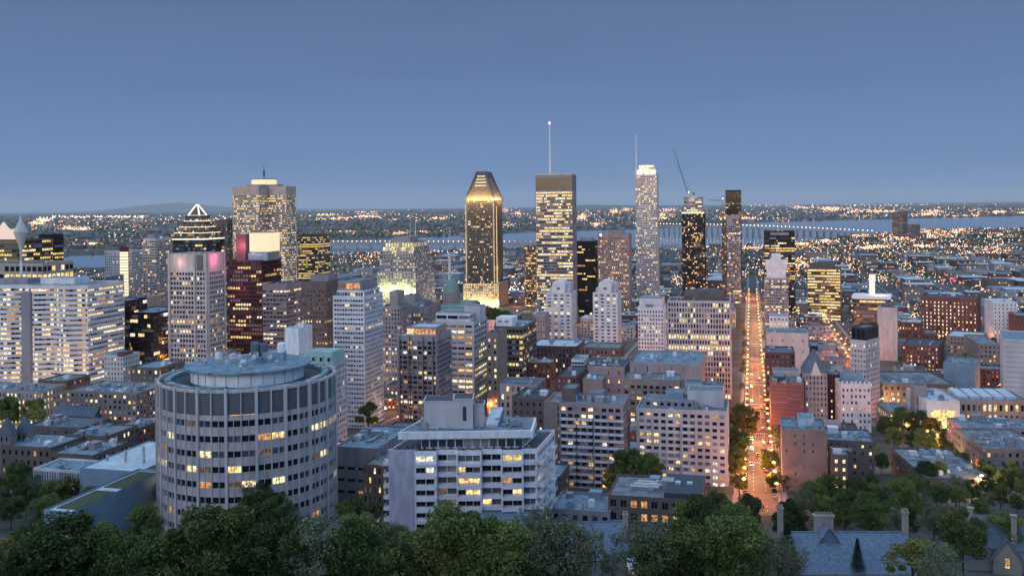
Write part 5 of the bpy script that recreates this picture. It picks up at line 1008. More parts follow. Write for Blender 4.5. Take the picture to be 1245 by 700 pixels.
# institute with planted roofs, lower left
r, w, d, h = B('institute_building', 'low institute with white edged planted green flat roofs and a glazed entrance', 'institute', 'green roofed institute', 52, 86, 198, 622, 315, 'unit_blue', None, roof='roof_white', n=0, parapet=.7)
for i in range(2): m = MB(); m.box(-w * .36, w * .36, lerp(-d * .42, d * .06, i), lerp(-d * .02, d * .46, i), h - .67, h - .45); m.build('planted_roof', C['roof_green_grass'], r)
m = MB(); m.box(-w * .3, w * .45, -d / 2 - .3, -d / 2 - .05, -6, h - 8); m.build('entrance_glazing', W2, r)
r, w, d, h = B('institute_building', 'pale blue upper institute wing with white flat roof and small roof vents', 'institute', 'white roofed institute wing', 96, 168, 215, 573, 372, 'unit_blue', None, roof='roof_white', n=0, dd=44, parapet=.5)
for k in range(9): m = MB(); m.lathe([(.5, 0), (.5, 1.8), (.8, 1.9), (.2, 2.4)], 8); m.build('vent', C['steel'], r, (lerp(-w * .4, w * .45, k / 8), -d * .2 + (k % 3) * 8, h - .48))
r, w, d, h = B('institute_building', 'white ribbed glasshouse wing behind the green roofed institute', 'institute', 'ribbed glasshouse wing', 40, 108, 122, 573, 385, 'white_panel', SP(bay=1.2, fl=6, ww=.6, wh=.8, sill=.1, lit=.1, pal='b', mt=.6, rib=.25, ribw=.2), roof='roof_blue', n=2, dd=16)
# ---------------------------------------------------------------- low city blocks between the named buildings
def clear(s, t, w, d, m=2):
    for a, b_, c, e in FOOT:
        if s + w / 2 + m > a and s - w / 2 - m < b_ and t + d / 2 + m > c and t - d / 2 - m < e: return False
    return True
def proj(x, y, z): px = CX + x / y * F; return px, HYP(px) + (HC - z) / y * F
NAVE = [(-9, 14), (92, 109), (219, 235), (-125, -109), (-235, -219), (-345, -329), (-455, -439), (337, 353)]
rngc = random.Random(11)
CW = {'brick_red': 'red brick', 'brick_brown': 'brown brick', 'brick_tan': 'tan brick', 'brick_pink': 'rose brick', 'concrete_grey': 'grey concrete', 'stone_grey': 'grey stone', 'white_panel': 'white walled', 'brick_dark': 'dark brick', 'stone_beige': 'beige stone', 'concrete_pale': 'pale concrete'}
CR = {'roof_gravel': 'grey', 'roof_dark': 'dark', 'roof_white': 'whitish', 'roof_blue': 'blue grey'}
def lowrise(s, t, w, d, h, detail):
    x, y = ungrid(s, t); wl = rngc.choice(['brick_red', 'brick_brown', 'brick_brown', 'brick_tan', 'brick_pink', 'concrete_grey', 'stone_grey', 'white_panel', 'brick_dark', 'stone_beige']); rf = rngc.choice(['roof_gravel', 'roof_dark', 'roof_white', 'roof_blue', 'roof_gravel'])
    px, py = proj(x, y, E(y) + h)
    if detail:
        r = empty('city_building', (x, y, E(y)), -ANG)
        tier(r, rect(w, d), -5, h, wl, SP(bay=3.2, fl=3.5, ww=.42, wh=.5, lit=.3, lpal='12345', pal='dddc', mb=5.5, mode='row'), 'wall', rf, seed=rngc.random())
        units(r, w, d, h - .88, rngc.randint(3, 8), rngc.random())
        if rngc.random() < .5: m = MB(); a = rngc.uniform(.1, .3); m.box(-w * a, w * .1, -d * .2, d * .25, h - .88, h + rngc.uniform(1.5, 3)); m.build('stair_hut', C[rngc.choice([wl, 'concrete_grey', 'steel'])], r)
    else:
        m = MB(); P = rect(w, d); m.prism(P, -4, h, 0, 1); m.box(-w * .2, w * .15, -d * .2, d * .2, h, h + 2.2, 0, 1)
        for k in range(rngc.randint(1, 3)): xx, yy = rngc.uniform(-.4, .4) * w, rngc.uniform(-.4, .4) * d; m.box(xx - 1.5, xx + 1.5, yy - 1.5, yy + 1.5, h, h + 1.6, 3)
        nu = int(w / 3.6)
        for j in range(max(1, int(h / 3.8))):
            for i in range(nu):
                q = rngc.random(); mt = 2 if q > .28 else (4 if q < .12 else 5)
                x0 = -w / 2 + (i + .3) * w / nu; z = 1.2 + j * 3.7; m.quad((x0, -d / 2 - .06, z), (x0 + 1.6, -d / 2 - .06, z), (x0 + 1.6, -d / 2 - .06, z + 1.8), (x0, -d / 2 - .06, z + 1.8), mt)
        r = m.build('city_building', [C[wl], C[rf], GD, C['steel'], W1, W3], None, (x, y, E(y)), -ANG)
    r['category'] = 'building'; AUTO.append((r, '%s %s block, %s roof' % ('taller' if h > 17 else 'low', CW[wl], CR[rf]), px, py, y))
    FOOT.append((s - w / 2 - 1, s + w / 2 + 1, t - d / 2 - 1, t + d / 2 + 1))
nlow = 0
def water_at(px, py): return setting.yat(setting.far, px) - .6 < py < setting.yat(setting.near, px) + .8
cand = []
t = 395.0
while t < 2900:
    st = 27 if t < 1000 else (36 if t < 1700 else 60)
    s = -900.0
    while s < 1500:
        w = rngc.uniform(.55, .9) * st; d = rngc.uniform(.55, .85) * st; h = rngc.choice([7, 8, 9, 10, 12, 14]) if t < 1000 else rngc.choice([8, 10, 13, 16, 22])
        ss, tt = s + rngc.uniform(-2, 2), t + rngc.uniform(-2, 2)
        x, y = ungrid(ss, tt); s += st
        if y < 400: continue
        px, py = proj(x, y, E(y) + h)
        if not (-30 < px < 1275): continue
        if rngc.random() < .12: continue
        if px > 985 and y < 520 : continue
        if 1000 < px < 1125 and y < 640 and rngc.random() < .7: continue
        if px < 80 and y < 560: continue
        g = proj(x, y, E(y))
        if water_at(*g): continue
        if any(a - w / 2 < ss < b_ + w / 2 for a, b_ in NAVE): continue
        if any(abs(tt - c) < 5 + d / 2 for c in CROSS): continue
        if 890 < px < 945 and y < 700 and ss < 30: h = min(h, 12)
        cand.append((ss, tt, w, d, h, y))
    t += st
cand.sort(key=lambda c: c[5])
rest = MB(); idx = 0
for s, t, w, d, h, y in cand:
    if not clear(s, t, w, d): continue
    if nlow < 235: lowrise(s, t, w, d, h, y < 900); nlow += 1
    else:
        x, yy = ungrid(s, t); z = E(yy); ca, sa = math.cos(ANG), math.sin(ANG)
        P = [(x + a * ca + b_ * sa, yy - a * sa + b_ * ca) for a, b_ in rect(w, d)]; c1 = rngc.randrange(6)
        rest.prism(P, z - 2, z + h, c1, 6 + rngc.randrange(4))
        A = Vector((P[0][0], P[0][1], 0)); dr = Vector((ca, -sa, 0)); nn_ = Vector((-sa, -ca, 0))
        for k in range(int(w / 5)):
            for j in range(max(1, int(h / 4))):
                if rngc.random() < .3:
                    a0 = A + dr * (k * 5 + 1.5) + nn_ * .1; a1 = a0 + dr * 2.2; zz = z + 1 + j * 3.8; rest.quad((a0.x, a0.y, zz), (a1.x, a1.y, zz), (a1.x, a1.y, zz + 2), (a0.x, a0.y, zz + 2), 10 + rngc.randrange(3))
# the flat land across and along the river: sheds and houses
for k in range(1500):
    px = rngc.uniform(-20, 1265); py = HYP(px) + 3 + (rngc.random() ** 1.5) * 55; Y = depth(py, px); g = px, py
    if water_at(px, py) or Y > 16000 or Y < 2900: continue
    x = X(px, Y); w = rngc.uniform(12, 60); d = rngc.uniform(12, 50); h = rngc.choice([5, 6, 8, 10, 16]); rest.prism([(x - w / 2, Y - d / 2), (x + w / 2, Y - d / 2), (x + w / 2, Y + d / 2), (x - w / 2, Y + d / 2)], -4, h - 3, rngc.randrange(6), 6 + rngc.randrange(4))
o = rest.build('far_city_blocks', [C[k] for k in ('brick_red', 'brick_brown', 'brick_tan', 'concrete_grey', 'stone_grey', 'brick_dark', 'roof_gravel', 'roof_dark', 'roof_white', 'roof_blue')] + [W1, W3, W2])
tag(o, 'mass of small far off city blocks and sheds reaching to the river and beyond', 'buildings', kind='stuff')

# ---------------------------------------------------------------- trees
def leafmat(name, c, c2):
    m, t, b = principled(name); oi = t.nodes.new('ShaderNodeObjectInfo'); g = t.nodes.new('ShaderNodeTexCoord'); n = t.nodes.new('ShaderNodeTexNoise'); n.inputs['Scale'].default_value = .45; n.inputs['Detail'].default_value = 4
    t.links.new(g.outputs['Object'], n.inputs[0]); r = t.nodes.new('ShaderNodeMixRGB'); r.inputs[1].default_value = (*c, 1); r.inputs[2].default_value = (*c2, 1)
    k = t.nodes.new('ShaderNodeMapRange'); k.inputs['From Min'].default_value = .35; k.inputs['From Max'].default_value = .65; t.links.new(n.outputs[0], k.inputs['Value']); t.links.new(k.outputs[0], r.inputs[0])
    h = t.nodes.new('ShaderNodeHueSaturation'); mr = t.nodes.new('ShaderNodeMapRange'); mr.inputs['To Min'].default_value = .7; mr.inputs['To Max'].default_value = 1.5; t.links.new(oi.outputs['Random'], mr.inputs['Value']); t.links.new(mr.outputs[0], h.inputs['Value']); t.links.new(r.outputs[0], h.inputs['Color'])
    t.links.new(h.outputs[0], b.inputs['Base Color']); b.inputs['Roughness'].default_value = .7; b.inputs['Specular IOR Level'].default_value = .2; return m
LEAF = {'deep': leafmat('deep_green_leaf', (.034, .060, .018), (.088, .125, .032)), 'mid': leafmat('mid_green_leaf', (.066, .10, .025), (.15, .18, .048)), 'grey': leafmat('grey_green_leaf', (.085, .105, .055), (.17, .185, .11)), 'yellow': leafmat('spring_leaf', (.10, .105, .025), (.19, .175, .045)), 'pine': leafmat('needle', (.012, .026, .018), (.03, .05, .03))}
def crown_mesh(seed, R, H0, H1, n, size, ncl, col, bare=0):
    rg = random.Random(seed); v = []; f = []
    cls = []
    for k in range(ncl):
        q = rg.uniform(0, 6.283); u = rg.uniform(-.75, 1); rr = R * .78 * math.sqrt(max(0, 1 - (u * .85) ** 2)) * rg.uniform(.45, 1)
        cls.append((rr * math.cos(q), rr * math.sin(q), lerp(H0, H1, (u + 1) / 2 * .84 + .06), rg.uniform(.13, .36) * R))
    for i in range(n):
        cx, cy, cz, cr_ = cls[rg.randrange(ncl)]
        a, b_, c = rg.gauss(0, 1), rg.gauss(0, 1), rg.gauss(0, 1); L = math.sqrt(a * a + b_ * b_ + c * c) + 1e-6; rad = cr_ * (rg.random() ** .35) * (1.12 if rg.random() < .12 else 1)
        p = (cx + a / L * rad, cy + b_ / L * rad, cz + c / L * rad * .8)
        s = size * rg.uniform(.6, 1.4); n_ = Vector((rg.gauss(0, 1), rg.gauss(0, 1), rg.gauss(.5, 1))).normalized(); uu = n_.orthogonal().normalized() ; vv = n_.cross(uu); ang = rg.uniform(0, 6.28); u2 = uu * math.cos(ang) + vv * math.sin(ang); v2 = n_.cross(u2)
        k = len(v)
        for du, dv in ((-1, 0), (0, -.55), (1, 0), (0, .55)): v.append((p[0] + (u2.x * du + v2.x * dv) * s, p[1] + (u2.y * du + v2.y * dv) * s, p[2] + (u2.z * du + v2.z * dv) * s))
        f.append((k, k + 1, k + 2, k + 3))
    me = bpy.data.meshes.new('crown'); me.from_pydata(v, [], f); me.materials.append(LEAF[col]); me.update(); return me, cls
def trunk_mesh(seed, H, cls, n=10, r=.32):
    rg = random.Random(seed); b = MB(); b.tube((0, 0, -3), (0, 0, H * .45), r, r * .7, 7); b.tube((0, 0, H * .45), (rg.uniform(-.5, .5), rg.uniform(-.5, .5), H * .85), r * .7, r * .2, 6)
    for c in cls[:n]: z = rg.uniform(.25, .55) * H; m_ = (c[0] * .45, c[1] * .45, lerp(z, c[2], .6)); b.tube((0, 0, z), m_, r * .45, r * .28, 5); b.tube(m_, c[:3], r * .28, r * .08, 4)
    for c in cls[n:n + 14]: b.tube((c[0] * .4, c[1] * .4, c[2] - 1.5), (c[0] * 1.15, c[1] * 1.15, c[2] + 1), r * .15, r * .04, 3)
    return b.mesh('trunk', [C['bark']])
TV = {}
def variants(key, cnt, R, H, n, size, ncl, col):
    TV[key] = []
    for i in range(cnt):
        me, cls = crown_mesh(zlib.crc32((key + str(i)).encode()), R, H * .22, H, n, size, ncl, col); TV[key].append((me, trunk_mesh(i, H, cls), H))
variants('deep', 4, 7.2, 17, 17000, .25, 44, 'deep'); variants('mid', 4, 6.8, 16, 14000, .25, 38, 'mid'); variants('grey', 4, 6.5, 16, 5600, .21, 46, 'grey'); variants('yellow', 3, 5.5, 13, 7000, .24, 30, 'yellow'); variants('small', 3, 4.0, 9.5, 1500, .45, 12, 'mid'); variants('smalldeep', 2, 4.2, 9.5, 1500, .45, 12, 'deep')
def pine_mesh():
    rg = random.Random(3); v = []; f = []
    for i in range(5200):
        u = rg.random() ** .75; z = 1.2 + 13 * u; tierp = (z * 1.15) % 1; R = (1 - u) * 3.1 * (.65 + .45 * (1 - tierp)) + .1; q = rg.uniform(0, 6.283); rr = R * rg.random() ** .4; x, y = rr * math.cos(q), rr * math.sin(q); s = .3
        k = len(v); dx, dy = math.cos(q), math.sin(q)
        for a, b_, c in ((-dy * .25, dx * .25, 0), (dx, dy, -.35), (dy * .25, -dx * .25, 0), (-dx * .3, -dy * .3, .25)): v.append((x + a * s * 1.4, y + b_ * s * 1.4, z + c * s))
        f.append((k, k + 1, k + 2, k + 3))
    me = bpy.data.meshes.new('crown'); me.from_pydata(v, [], f); me.materials.append(LEAF['pine']); me.update()
    b = MB(); b.tube((0, 0, -1), (0, 0, 13), .22, .04, 6); return me, b.mesh('trunk', [C['bark']]), 14.5
TV['pine'] = [pine_mesh()]
TD = {'deep': 'broad dark green leafy tree', 'mid': 'mid green leafy tree', 'grey': 'loose grey green half bare tree', 'yellow': 'light green spring tree', 'small': 'small green tree', 'smalldeep': 'small dark green tree', 'pine': 'dark pointed conifer'}
trng = random.Random(21); ntree = 0
def tree(kind, x, y, s, sz=None, group=None):
    global ntree
    me, tr, H = trng.choice(TV[kind]); z = E(y); r = empty('conifer_tree' if kind == 'pine' else 'leafy_tree', (x, y, z), trng.uniform(0, 6.28)); r.scale = (s, s, sz or s); r['category'] = 'tree'; r['group'] = group or 'trees among the city blocks'
    for nm, m_ in (('crown', me), ('trunk', tr)): o = bpy.data.objects.new(nm, m_); COL.objects.link(o); o.parent = r
    px, py = proj(x, y, z + H * (sz or s)); AUTO.append((r, TD[kind], px, py, y)); ntree += 1; return r
def tree_top(px, top, kind, h, wide=1.0, group='trees in the foreground wood'):
    lo, hi = 150., 520.
    for _ in range(40):      # depth at which a tree of height h just reaches the given row
        m = (lo + hi) / 2
        if HYP(px) + (HC - E(m) - h * .95) / m * F > top: lo = m
        else: hi = m
    s = h / TV[kind][0][2]; return tree(kind, X(px, lo), lo, s * wide, s, group)
tops = [(0, 600), (25, 640), (60, 660), (100, 622), (130, 628), (180, 622), (215, 655), (250, 640), (290, 605), (318, 585), (350, 610), (385, 650), (420, 630), (450, 628), (485, 616), (520, 640), (560, 655), (600, 655), (650, 622), (690, 650), (740, 665), (790, 660), (830, 612), (870, 600), (905, 608), (940, 600), (965, 590), (1000, 580), (1040, 585), (1080, 590), (1110, 582), (1140, 600), (1165, 605), (1200, 640), (1245, 600)]
def topat(x): return setting.yat(tops, x)
CLEARX = [(962, 1118, 646, 262), (684, 772, 634, 285), (1190, 1262, 626, 258), (45, 200, 560, 315)]
def kindat(x):
    if x < 70: return trng.choice(['grey', 'yellow', 'deep'])
    if 90 < x < 200: return trng.choice(['deep', 'mid'])
    if 260 < x < 345: return 'deep'
    if 340 < x < 420: return 'grey'
    if 540 < x < 740: return trng.choice(['grey', 'grey', 'mid'])
    if 820 < x < 930: return trng.choice(['deep', 'mid'])
    return trng.choice(['deep', 'mid', 'grey', 'yellow', 'mid'])
# far row: crowns that make the skyline of the wood
x = -10
while x < 1260:
    k = kindat(x); tp = topat(x) + trng.uniform(-8, 20)
    if 970 < x < 1110: tp = min(tp, 612)
    if 40 < x < 90: tp = 662
    if 190 < x < 258: tp = max(tp, 656)
    if not 698 < x < 778: tree_top(x, tp, k, trng.uniform(14, 19) if k in ('deep', 'mid') else trng.uniform(13, 17), trng.uniform(.85, 1.15))
    x += trng.uniform(34, 52)
x = 0
while x < 1260:          # middle row
    tp = max(topat(x) + 32, 668 if 185 < x < 262 else 655) + trng.uniform(-8, 10); skip = (955 < x < 1125) or (695 < x < 810) or x > 1130
    if not skip: tree_top(x, tp, kindat(x), trng.uniform(12, 17), 1.05)
    x += trng.uniform(34, 50)
x = -5
while x < 1260:          # near row along the bottom edge
    skip = (700 < x < 790)
    tp = 682 if x % 3 < 2 else 690
    if 955 < x < 1125 or x > 1115: skip = True
    if not skip: tree_top(x, tp + trng.uniform(-8, 8), trng.choice(['deep', 'mid', 'grey', 'deep']), trng.uniform(10, 15), 1.0)
    x += trng.uniform(32, 46)
tree_top(312, 586, 'deep', 20, 1.0); tree_top(338, 604, 'deep', 18, .9); tree_top(284, 618, 'deep', 17, .85)
tree_top(383, 628, 'grey', 17, 1.1); tree_top(655, 617, 'grey', 18, .95); tree_top(545, 640, 'grey', 15, .8); tree_top(1041, 655, 'pine', 10, 1.1); tree_top(956, 636, 'pine', 15, 1.2); tree_top(722, 645, 'grey', 12, .8); tree_top(705, 668, 'grey', 11, .8); tree_top(738, 672, 'grey', 10, .7); tree_top(585, 668, 'mid', 12, 1.0); tree_top(480, 640, 'yellow', 13, .9)
tree_top(860, 606, 'deep', 19, 1.25); tree_top(890, 615, 'mid', 17, 1.2); tree_top(1108, 655, 'yellow', 13, 1.3); tree_top(1143, 668, 'grey', 12, .9)
# wood between the mansion and the museum
wr = random.Random(8)
for k in range(64):
    px = wr.uniform(945, 1180); y = wr.uniform(300, 440); x = X(px, y); g = grid(x, y)
    if px < 1000 and y > 380: continue
    if not clear(g[0], g[1], 6, 6, 0): continue
    tree(wr.choice(['deep', 'mid', 'grey', 'yellow', 'mid']), x, y, wr.uniform(.55, .85))
for px, top, y, kd in ((765, 545, 395, 'deep'), (745, 565, 392, 'yellow'), (790, 552, 400, 'mid'), (895, 520, 455, 'deep'), (893, 545, 425, 'mid'), (897, 575, 400, 'deep'), (905, 492, 520, 'mid'), (935, 545, 440, 'mid'), (938, 575, 410, 'deep'), (1095, 495, 545, 'deep'), (1115, 498, 540, 'deep'), (1130, 505, 530, 'mid'), (1075, 505, 535, 'deep'), (1150, 520, 505, 'deep'), (1085, 520, 500, 'mid'), (1110, 525, 490, 'deep'), (1062, 540, 470, 'grey'), (1040, 555, 440, 'grey'), (1095, 555, 440, 'grey'), (1190, 410, 850, 'deep'), (1200, 414, 840, 'deep'), (1182, 418, 830, 'mid'), (595, 372, 1130, 'smalldeep'), (604, 374, 1120, 'smalldeep'), (612, 376, 1110, 'smalldeep'), (585, 374, 1120, 'smalldeep'), (582, 366, 1100, 'pine'), (20, 478, 610, 'deep'), (8, 480, 600, 'mid'), (70, 478, 640, 'mid'), (40, 484, 600, 'mid'), (110, 590, 360, 'mid'), (85, 575, 380, 'yellow'), (40, 575, 390, 'grey'), (20, 560, 410, 'deep'), (5, 575, 385, 'mid'), (30, 590, 365, 'deep'), (62, 582, 375, 'mid'), (12, 600, 350, 'mid'), (45, 605, 345, 'grey'), (75, 608, 340, 'deep'), (92, 568, 400, 'mid'), (1165, 590, 365, 'mid'), (1180, 582, 375, 'deep'), (1200, 595, 360, 'grey'), (1215, 590, 365, 'mid'), (1235, 600, 355, 'deep'), (1150, 585, 370, 'grey'), (1140, 560, 410, 'mid'), (1125, 560, 405, 'deep'), (1190, 605, 345, 'mid'), (1060, 575, 400, 'deep'), (1080, 580, 395, 'mid'), (1045, 585, 390, 'grey'), (1100, 585, 380, 'deep'), (1115, 540, 445, 'grey'), (1070, 550, 445, 'deep'), (1052, 525, 500, 'mid'), (1125, 520, 480, 'mid'), (430, 600, 350, 'small'), (450, 605, 345, 'small'), (418, 608, 342, 'mid'), (60, 600, 345, 'mid'), (1235, 560, 400, 'yellow'), (1222, 570, 390, 'deep'), (1245, 575, 380, 'yellow'), (447, 490, 560, 'small')):
    H = TV[kd][0][2]; z = Zt(top, y, px) - E(y); s = max(.35, z / H); tree(kd, X(px, y), y, s)
for k in range(22):
    s_ = (92, 110, 101)[k % 3] + wr.uniform(-2, 2); t_ = 424 + k * 5.4; x_, y_ = ungrid(s_, t_); tree(wr.choice(['deep', 'mid', 'grey', 'mid']), x_, y_, wr.uniform(.5, .75))
t_ = 410
while t_ < 1150:
    for s_ in (-7.6, 12.6):
        if wr.random() < .62 and all(abs(t_ - c_) > 9 for c_ in CROSS): x_, y_ = ungrid(s_, t_ + 13); tree('small', x_, y_, wr.uniform(.6, .95), group='trees lining the lit avenue')
    t_ += 26
# street and yard trees farther off
for k in range(900):
    if ntree > 296: break
    y = 560 + 1500 * wr.random() ** 1.1; px = wr.uniform(0, 1245) if wr.random() < .35 else wr.uniform(930, 1245); x = X(px, y); s, t = grid(x, y)
    if not clear(s, t, 5, 5, 0) or any(a < s < b_ for a, b_ in NAVE) or water_at(*proj(x, y, 0)): continue
    FOOT.append((s - 3, s + 3, t - 3, t + 3)); tree(wr.choice(['small', 'small', 'smalldeep']), x, y, wr.uniform(.8, 1.35))
# farther woods: parks, islands and suburbs, one mass
v = []; f = []; b = MB(); wg = random.Random(31)
def clump(x, y, z, R, H):
    for i in range(9):
        q = wg.uniform(0, 6.28); rr = R * wg.random() ** .5 * .8; cx, cy, cz = x + rr * math.cos(q), y + rr * math.sin(q), z + H * wg.uniform(.3, .8); s = R * wg.uniform(.3, .55); P_ = [Vector((wg.gauss(0, 1), wg.gauss(0, 1), wg.gauss(0, 1))).normalized() * s for _ in range(3)]
        for p in P_:
            o = p.orthogonal().normalized() * s * .8; n2 = p.normalized().cross(o); b.quad(tuple(Vector((cx, cy, cz)) + p + o), tuple(Vector((cx, cy, cz)) + p + n2), tuple(Vector((cx, cy, cz)) + p - o), tuple(Vector((cx, cy, cz)) + p - n2), 0)
for k in range(5200):
    px = wg.uniform(-10, 1255); py = HYP(px) + 5 + wg.random() ** .8 * 88
    if py > 300 and wg.random() < (.6 if px < 900 else .35): continue
    Y = depth(py, px)
    if water_at(px, py): continue
    s, t = grid(X(px, Y), Y)
    if Y < 2000 and (not clear(s, t, 4, 4, 0) or -12 < s < 17): continue
    k_ = max(1, Y / 2600); clump(X(px, Y), Y, E(Y), 4.6 * k_, 7 * min(k_, 1.5))
tag(b.build('far_woodland', LEAF['deep']), 'dark far off woods and street trees across the plain and islands', 'woodland', kind='stuff')
# ---------------------------------------------------------------- street lamps
LO = glow('lamp_orange', (1, .36, .10), 7, False); LW = glow('lamp_warm', (1, .66, .34), 6, False); LC = glow('lamp_cool', (1, .93, .82), 6, False); LR = glow('lamp_red', (1, .08, .1), 5, False)
def lamp_meshes(mat):
    b = MB(); b.tube((0, 0, 0), (0, 0, 8.2), .14, .09, 6); b.tube((0, 0, 8.2), (1.5, 0, 8.7), .07, .06, 5); h = MB(); h.lathe([(.1, 8.1), (.65, 8.25), (.8, 8.6), (.5, 9), (.1, 9.1)], 10, 0, 1.8); return b.mesh('pole', [C['dark_metal']]), h.mesh('lamp_head', [mat])
LM = {'o': lamp_meshes(LO), 'w': lamp_meshes(LW), 'c': lamp_meshes(LC)}
LD = {'o': 'orange glowing street lamp', 'w': 'warm glowing street lamp', 'c': 'whitish glowing street lamp'}
nl = 0; nlt = 0
LDATA = {}
def lamp(s, t, face, kind='o', power=0, group='street lamps of the city'):
    global nl, nlt
    x, y = ungrid(s, t); r = empty('street_lamp', (x, y, E(y) + .1), -ANG + (0 if face > 0 else math.pi)); r['category'] = 'street lamp'; r['group'] = group
    for nm, me in zip(('pole', 'lamp_head'), LM[kind]): o = bpy.data.objects.new(nm, me); COL.objects.link(o); o.parent = r; o.scale = (1, 1, 1)
    if power:
        k = (kind, power)
        if k not in LDATA:
            l = bpy.data.lights.new('lamp_light', 'POINT'); l.energy = power; l.color = {'o': (1, .25, .045), 'w': (1, .58, .25), 'c': (1, .85, .62)}[kind]; l.shadow_soft_size = .6; LDATA[k] = l
        o = bpy.data.objects.new('lamp_light', LDATA[k]); COL.objects.link(o); o.parent = r; o.location = (4.6 if group.startswith('lamps') else 1.9, 0, 7.6); nlt += 1
    px, py = proj(x, y, E(y) + 8); AUTO.append((r, LD[kind], px, py, y)); nl += 1
t = 398; k = 0; lr0 = random.Random(9)
while t < 1750:
    for s, fc in ((-5.6, 1), (10.8, -1)): lamp(s, t + (7 if fc > 0 else 0) + lr0.uniform(-5, 5), fc, lr0.choice('ooow'), lr0.choice((.4, .8, 1, 1.6)) * (7500 if t < 520 else 9500 if t < 1100 else 12000), 'lamps along the lit avenue')
    t += 26 if t < 900 else 40; k += 1
lr_ = random.Random(17)
for s0, t0, t1, st in ((90.5, 430, 1500, 42), (238, 560, 1500, 60), (-106, 520, 1400, 62), (-216, 520, 1400, 70), (-326, 560, 1400, 75), (-438, 700, 1400, 90)):
    t = t0
    while t < t1: lamp(s0, t, 1, lr_.choice('oow'), 11000 if s0 > 50 else 9000); t += st
for c in CROSS:
    s = -620
    while s < 760:
        x, y = ungrid(s, c)
        if abs(proj(x, y, 0)[0] - 622) < 640 and nl < 262 and not (-14 < s < 20): lamp(s, c - 7, 1, lr_.choice('owcw'), 9000 if lr_.random() < .7 else 0)
        s += 64
for px, Y, kd, pw in ((15, 690, 'w', 9000), (50, 690, 'w', 9000), (85, 680, 'w', 12000), (116, 690, 'o', 16000), (470, 660, 'o', 9000), (480, 590, 'o', 6000), (398, 760, 'w', 9000), (642, 880, 'o', 12000), (712, 900, 'o', 14000), (768, 860, 'o', 14000), (500, 1000, 'o', 12000), (255, 980, 'o', 12000), (345, 900, 'o', 12000), (925, 900, 'o', 12000), (1000, 1000, 'o', 16000), (1025, 900, 'o', 12000), (1180, 760, 'o', 14000), (1212, 700, 'o', 12000), (1100, 560, 'w', 9000), (890, 404, 'o', 3500), (1050, 1200, 'o', 16000), (560, 1420, 'o', 20000), (625, 1500, 'o', 20000), (820, 1500, 'o', 20000), (870, 1400, 'o', 20000), (200, 640, 'w', 6000), (150, 590, 'w', 6000), (590, 640, 'o', 6000), (700, 500, 'o', 4000), (545, 520, 'o', 4000)):
    g_ = grid(X(px, Y), Y); lamp(g_[0], g_[1], 1, kd, pw)
# glowing heads of lamps too far to count
fl = MB(); fr = random.Random(23)
def dot(x, y, z, r, m):
    k = len(fl.v); fl.v += [(x - r, y, z), (x, y - r, z), (x + r, y, z), (x, y + r, z), (x, y, z + r), (x, y, z - r)]
    for a, b_ in ((0, 1), (1, 2), (2, 3), (3, 0)): fl.f += [(k + a, k + b_, k + 4), (k + b_, k + a, k + 5)]; fl.m += [m, m]
def dots(x0, x1, y0, y1, n, br, pal, sz=.36, clus=0):
    i = -int(n * .9); cs = [(fr.uniform(x0, x1), fr.uniform(y0, y1)) for _ in range(clus or 1)]
    while i < n:
        i += 1
        if clus and fr.random() < .7: c = fr.choice(cs); px = c[0] + fr.gauss(0, (x1 - x0) * .035); py = c[1] + fr.gauss(0, (y1 - y0) * .08)
        else: px = fr.uniform(x0, x1); py = fr.uniform(y0, y1)
        if py < HYP(px) + 2.2: continue
        if water_at(px, py): continue
        Y = depth(py, px); x = X(px, Y); s, t = grid(x, Y)
        if Y < 2200 and -6 < s < 11: continue
        if Y < 2000 and not clear(s, t, 1, 1, 0): continue
        dot(x, Y, E(Y) + 7, sz * .88 * fr.uniform(.55, 1.4) * Y / 946, fr.choice(pal))
# 0 orange 1 warm 2 white 3 red ; 4-6 dimmer
O, W_, Wh, Rd, o_, w_, h_ = range(7)
mix = [O, O, O, W_, W_, Wh, o_, o_, w_, w_, w_, h_]; dim = [o_, o_, w_, w_, h_, O]
dots(62, 175, 262.5, 265, 70, 1, [W_, Wh, Wh], .5); dots(35, 180, 266, 281, 420, 1, mix, .42, 5); dots(60, 130, 292, 300, 46, 1, [O, W_, o_], .5, 3); dots(130, 280, 266, 300, 150, 1, dim + [Wh], .38); dots(62, 126, 322, 327, 20, 1, [Wh, h_], .3)
dots(175, 280, 262, 270, 60, 1, mix, .4); dots(362, 565, 261, 269, 260, 1, mix + [O], .42, 4); dots(365, 565, 252, 261, 60, 1, mix, .36, 3); dots(390, 565, 281, 287, 90, 1, [O, o_, W_, o_], .42, 4); dots(380, 560, 270, 281, 30, 1, dim, .32)
dots(560, 660, 252, 276, 170, 1, mix, .38, 4); dots(695, 775, 254, 274, 200, 1, mix + [W_], .42, 5); dots(775, 1245, 245.5, 250, 130, 1, [W_, Wh, h_, w_], .4, 9); dots(800, 960, 254, 268, 280, 1, mix, .42, 6); dots(960, 1200, 252, 264, 480, 1, mix + [O, W_], .42, 8); dots(1180, 1250, 254, 261, 110, 1, mix, .4, 3)
dots(1040, 1250, 278, 296, 420, 1, mix + [O, O], .46, 8); dots(900, 1120, 292, 304, 380, 1, mix + [O, W_], .5, 8); dots(900, 1250, 300, 345, 620, 1, mix + [O, O, Wh], .5, 14); dots(900, 1250, 345, 400, 260, 1, mix + [O], .5, 8); dots(400, 660, 302, 345, 320, 1, mix + [O], .46, 8); dots(60, 300, 330, 345, 60, 1, mix, .4); dots(700, 900, 303, 350, 280, 1, mix + [O, O], .46, 8)
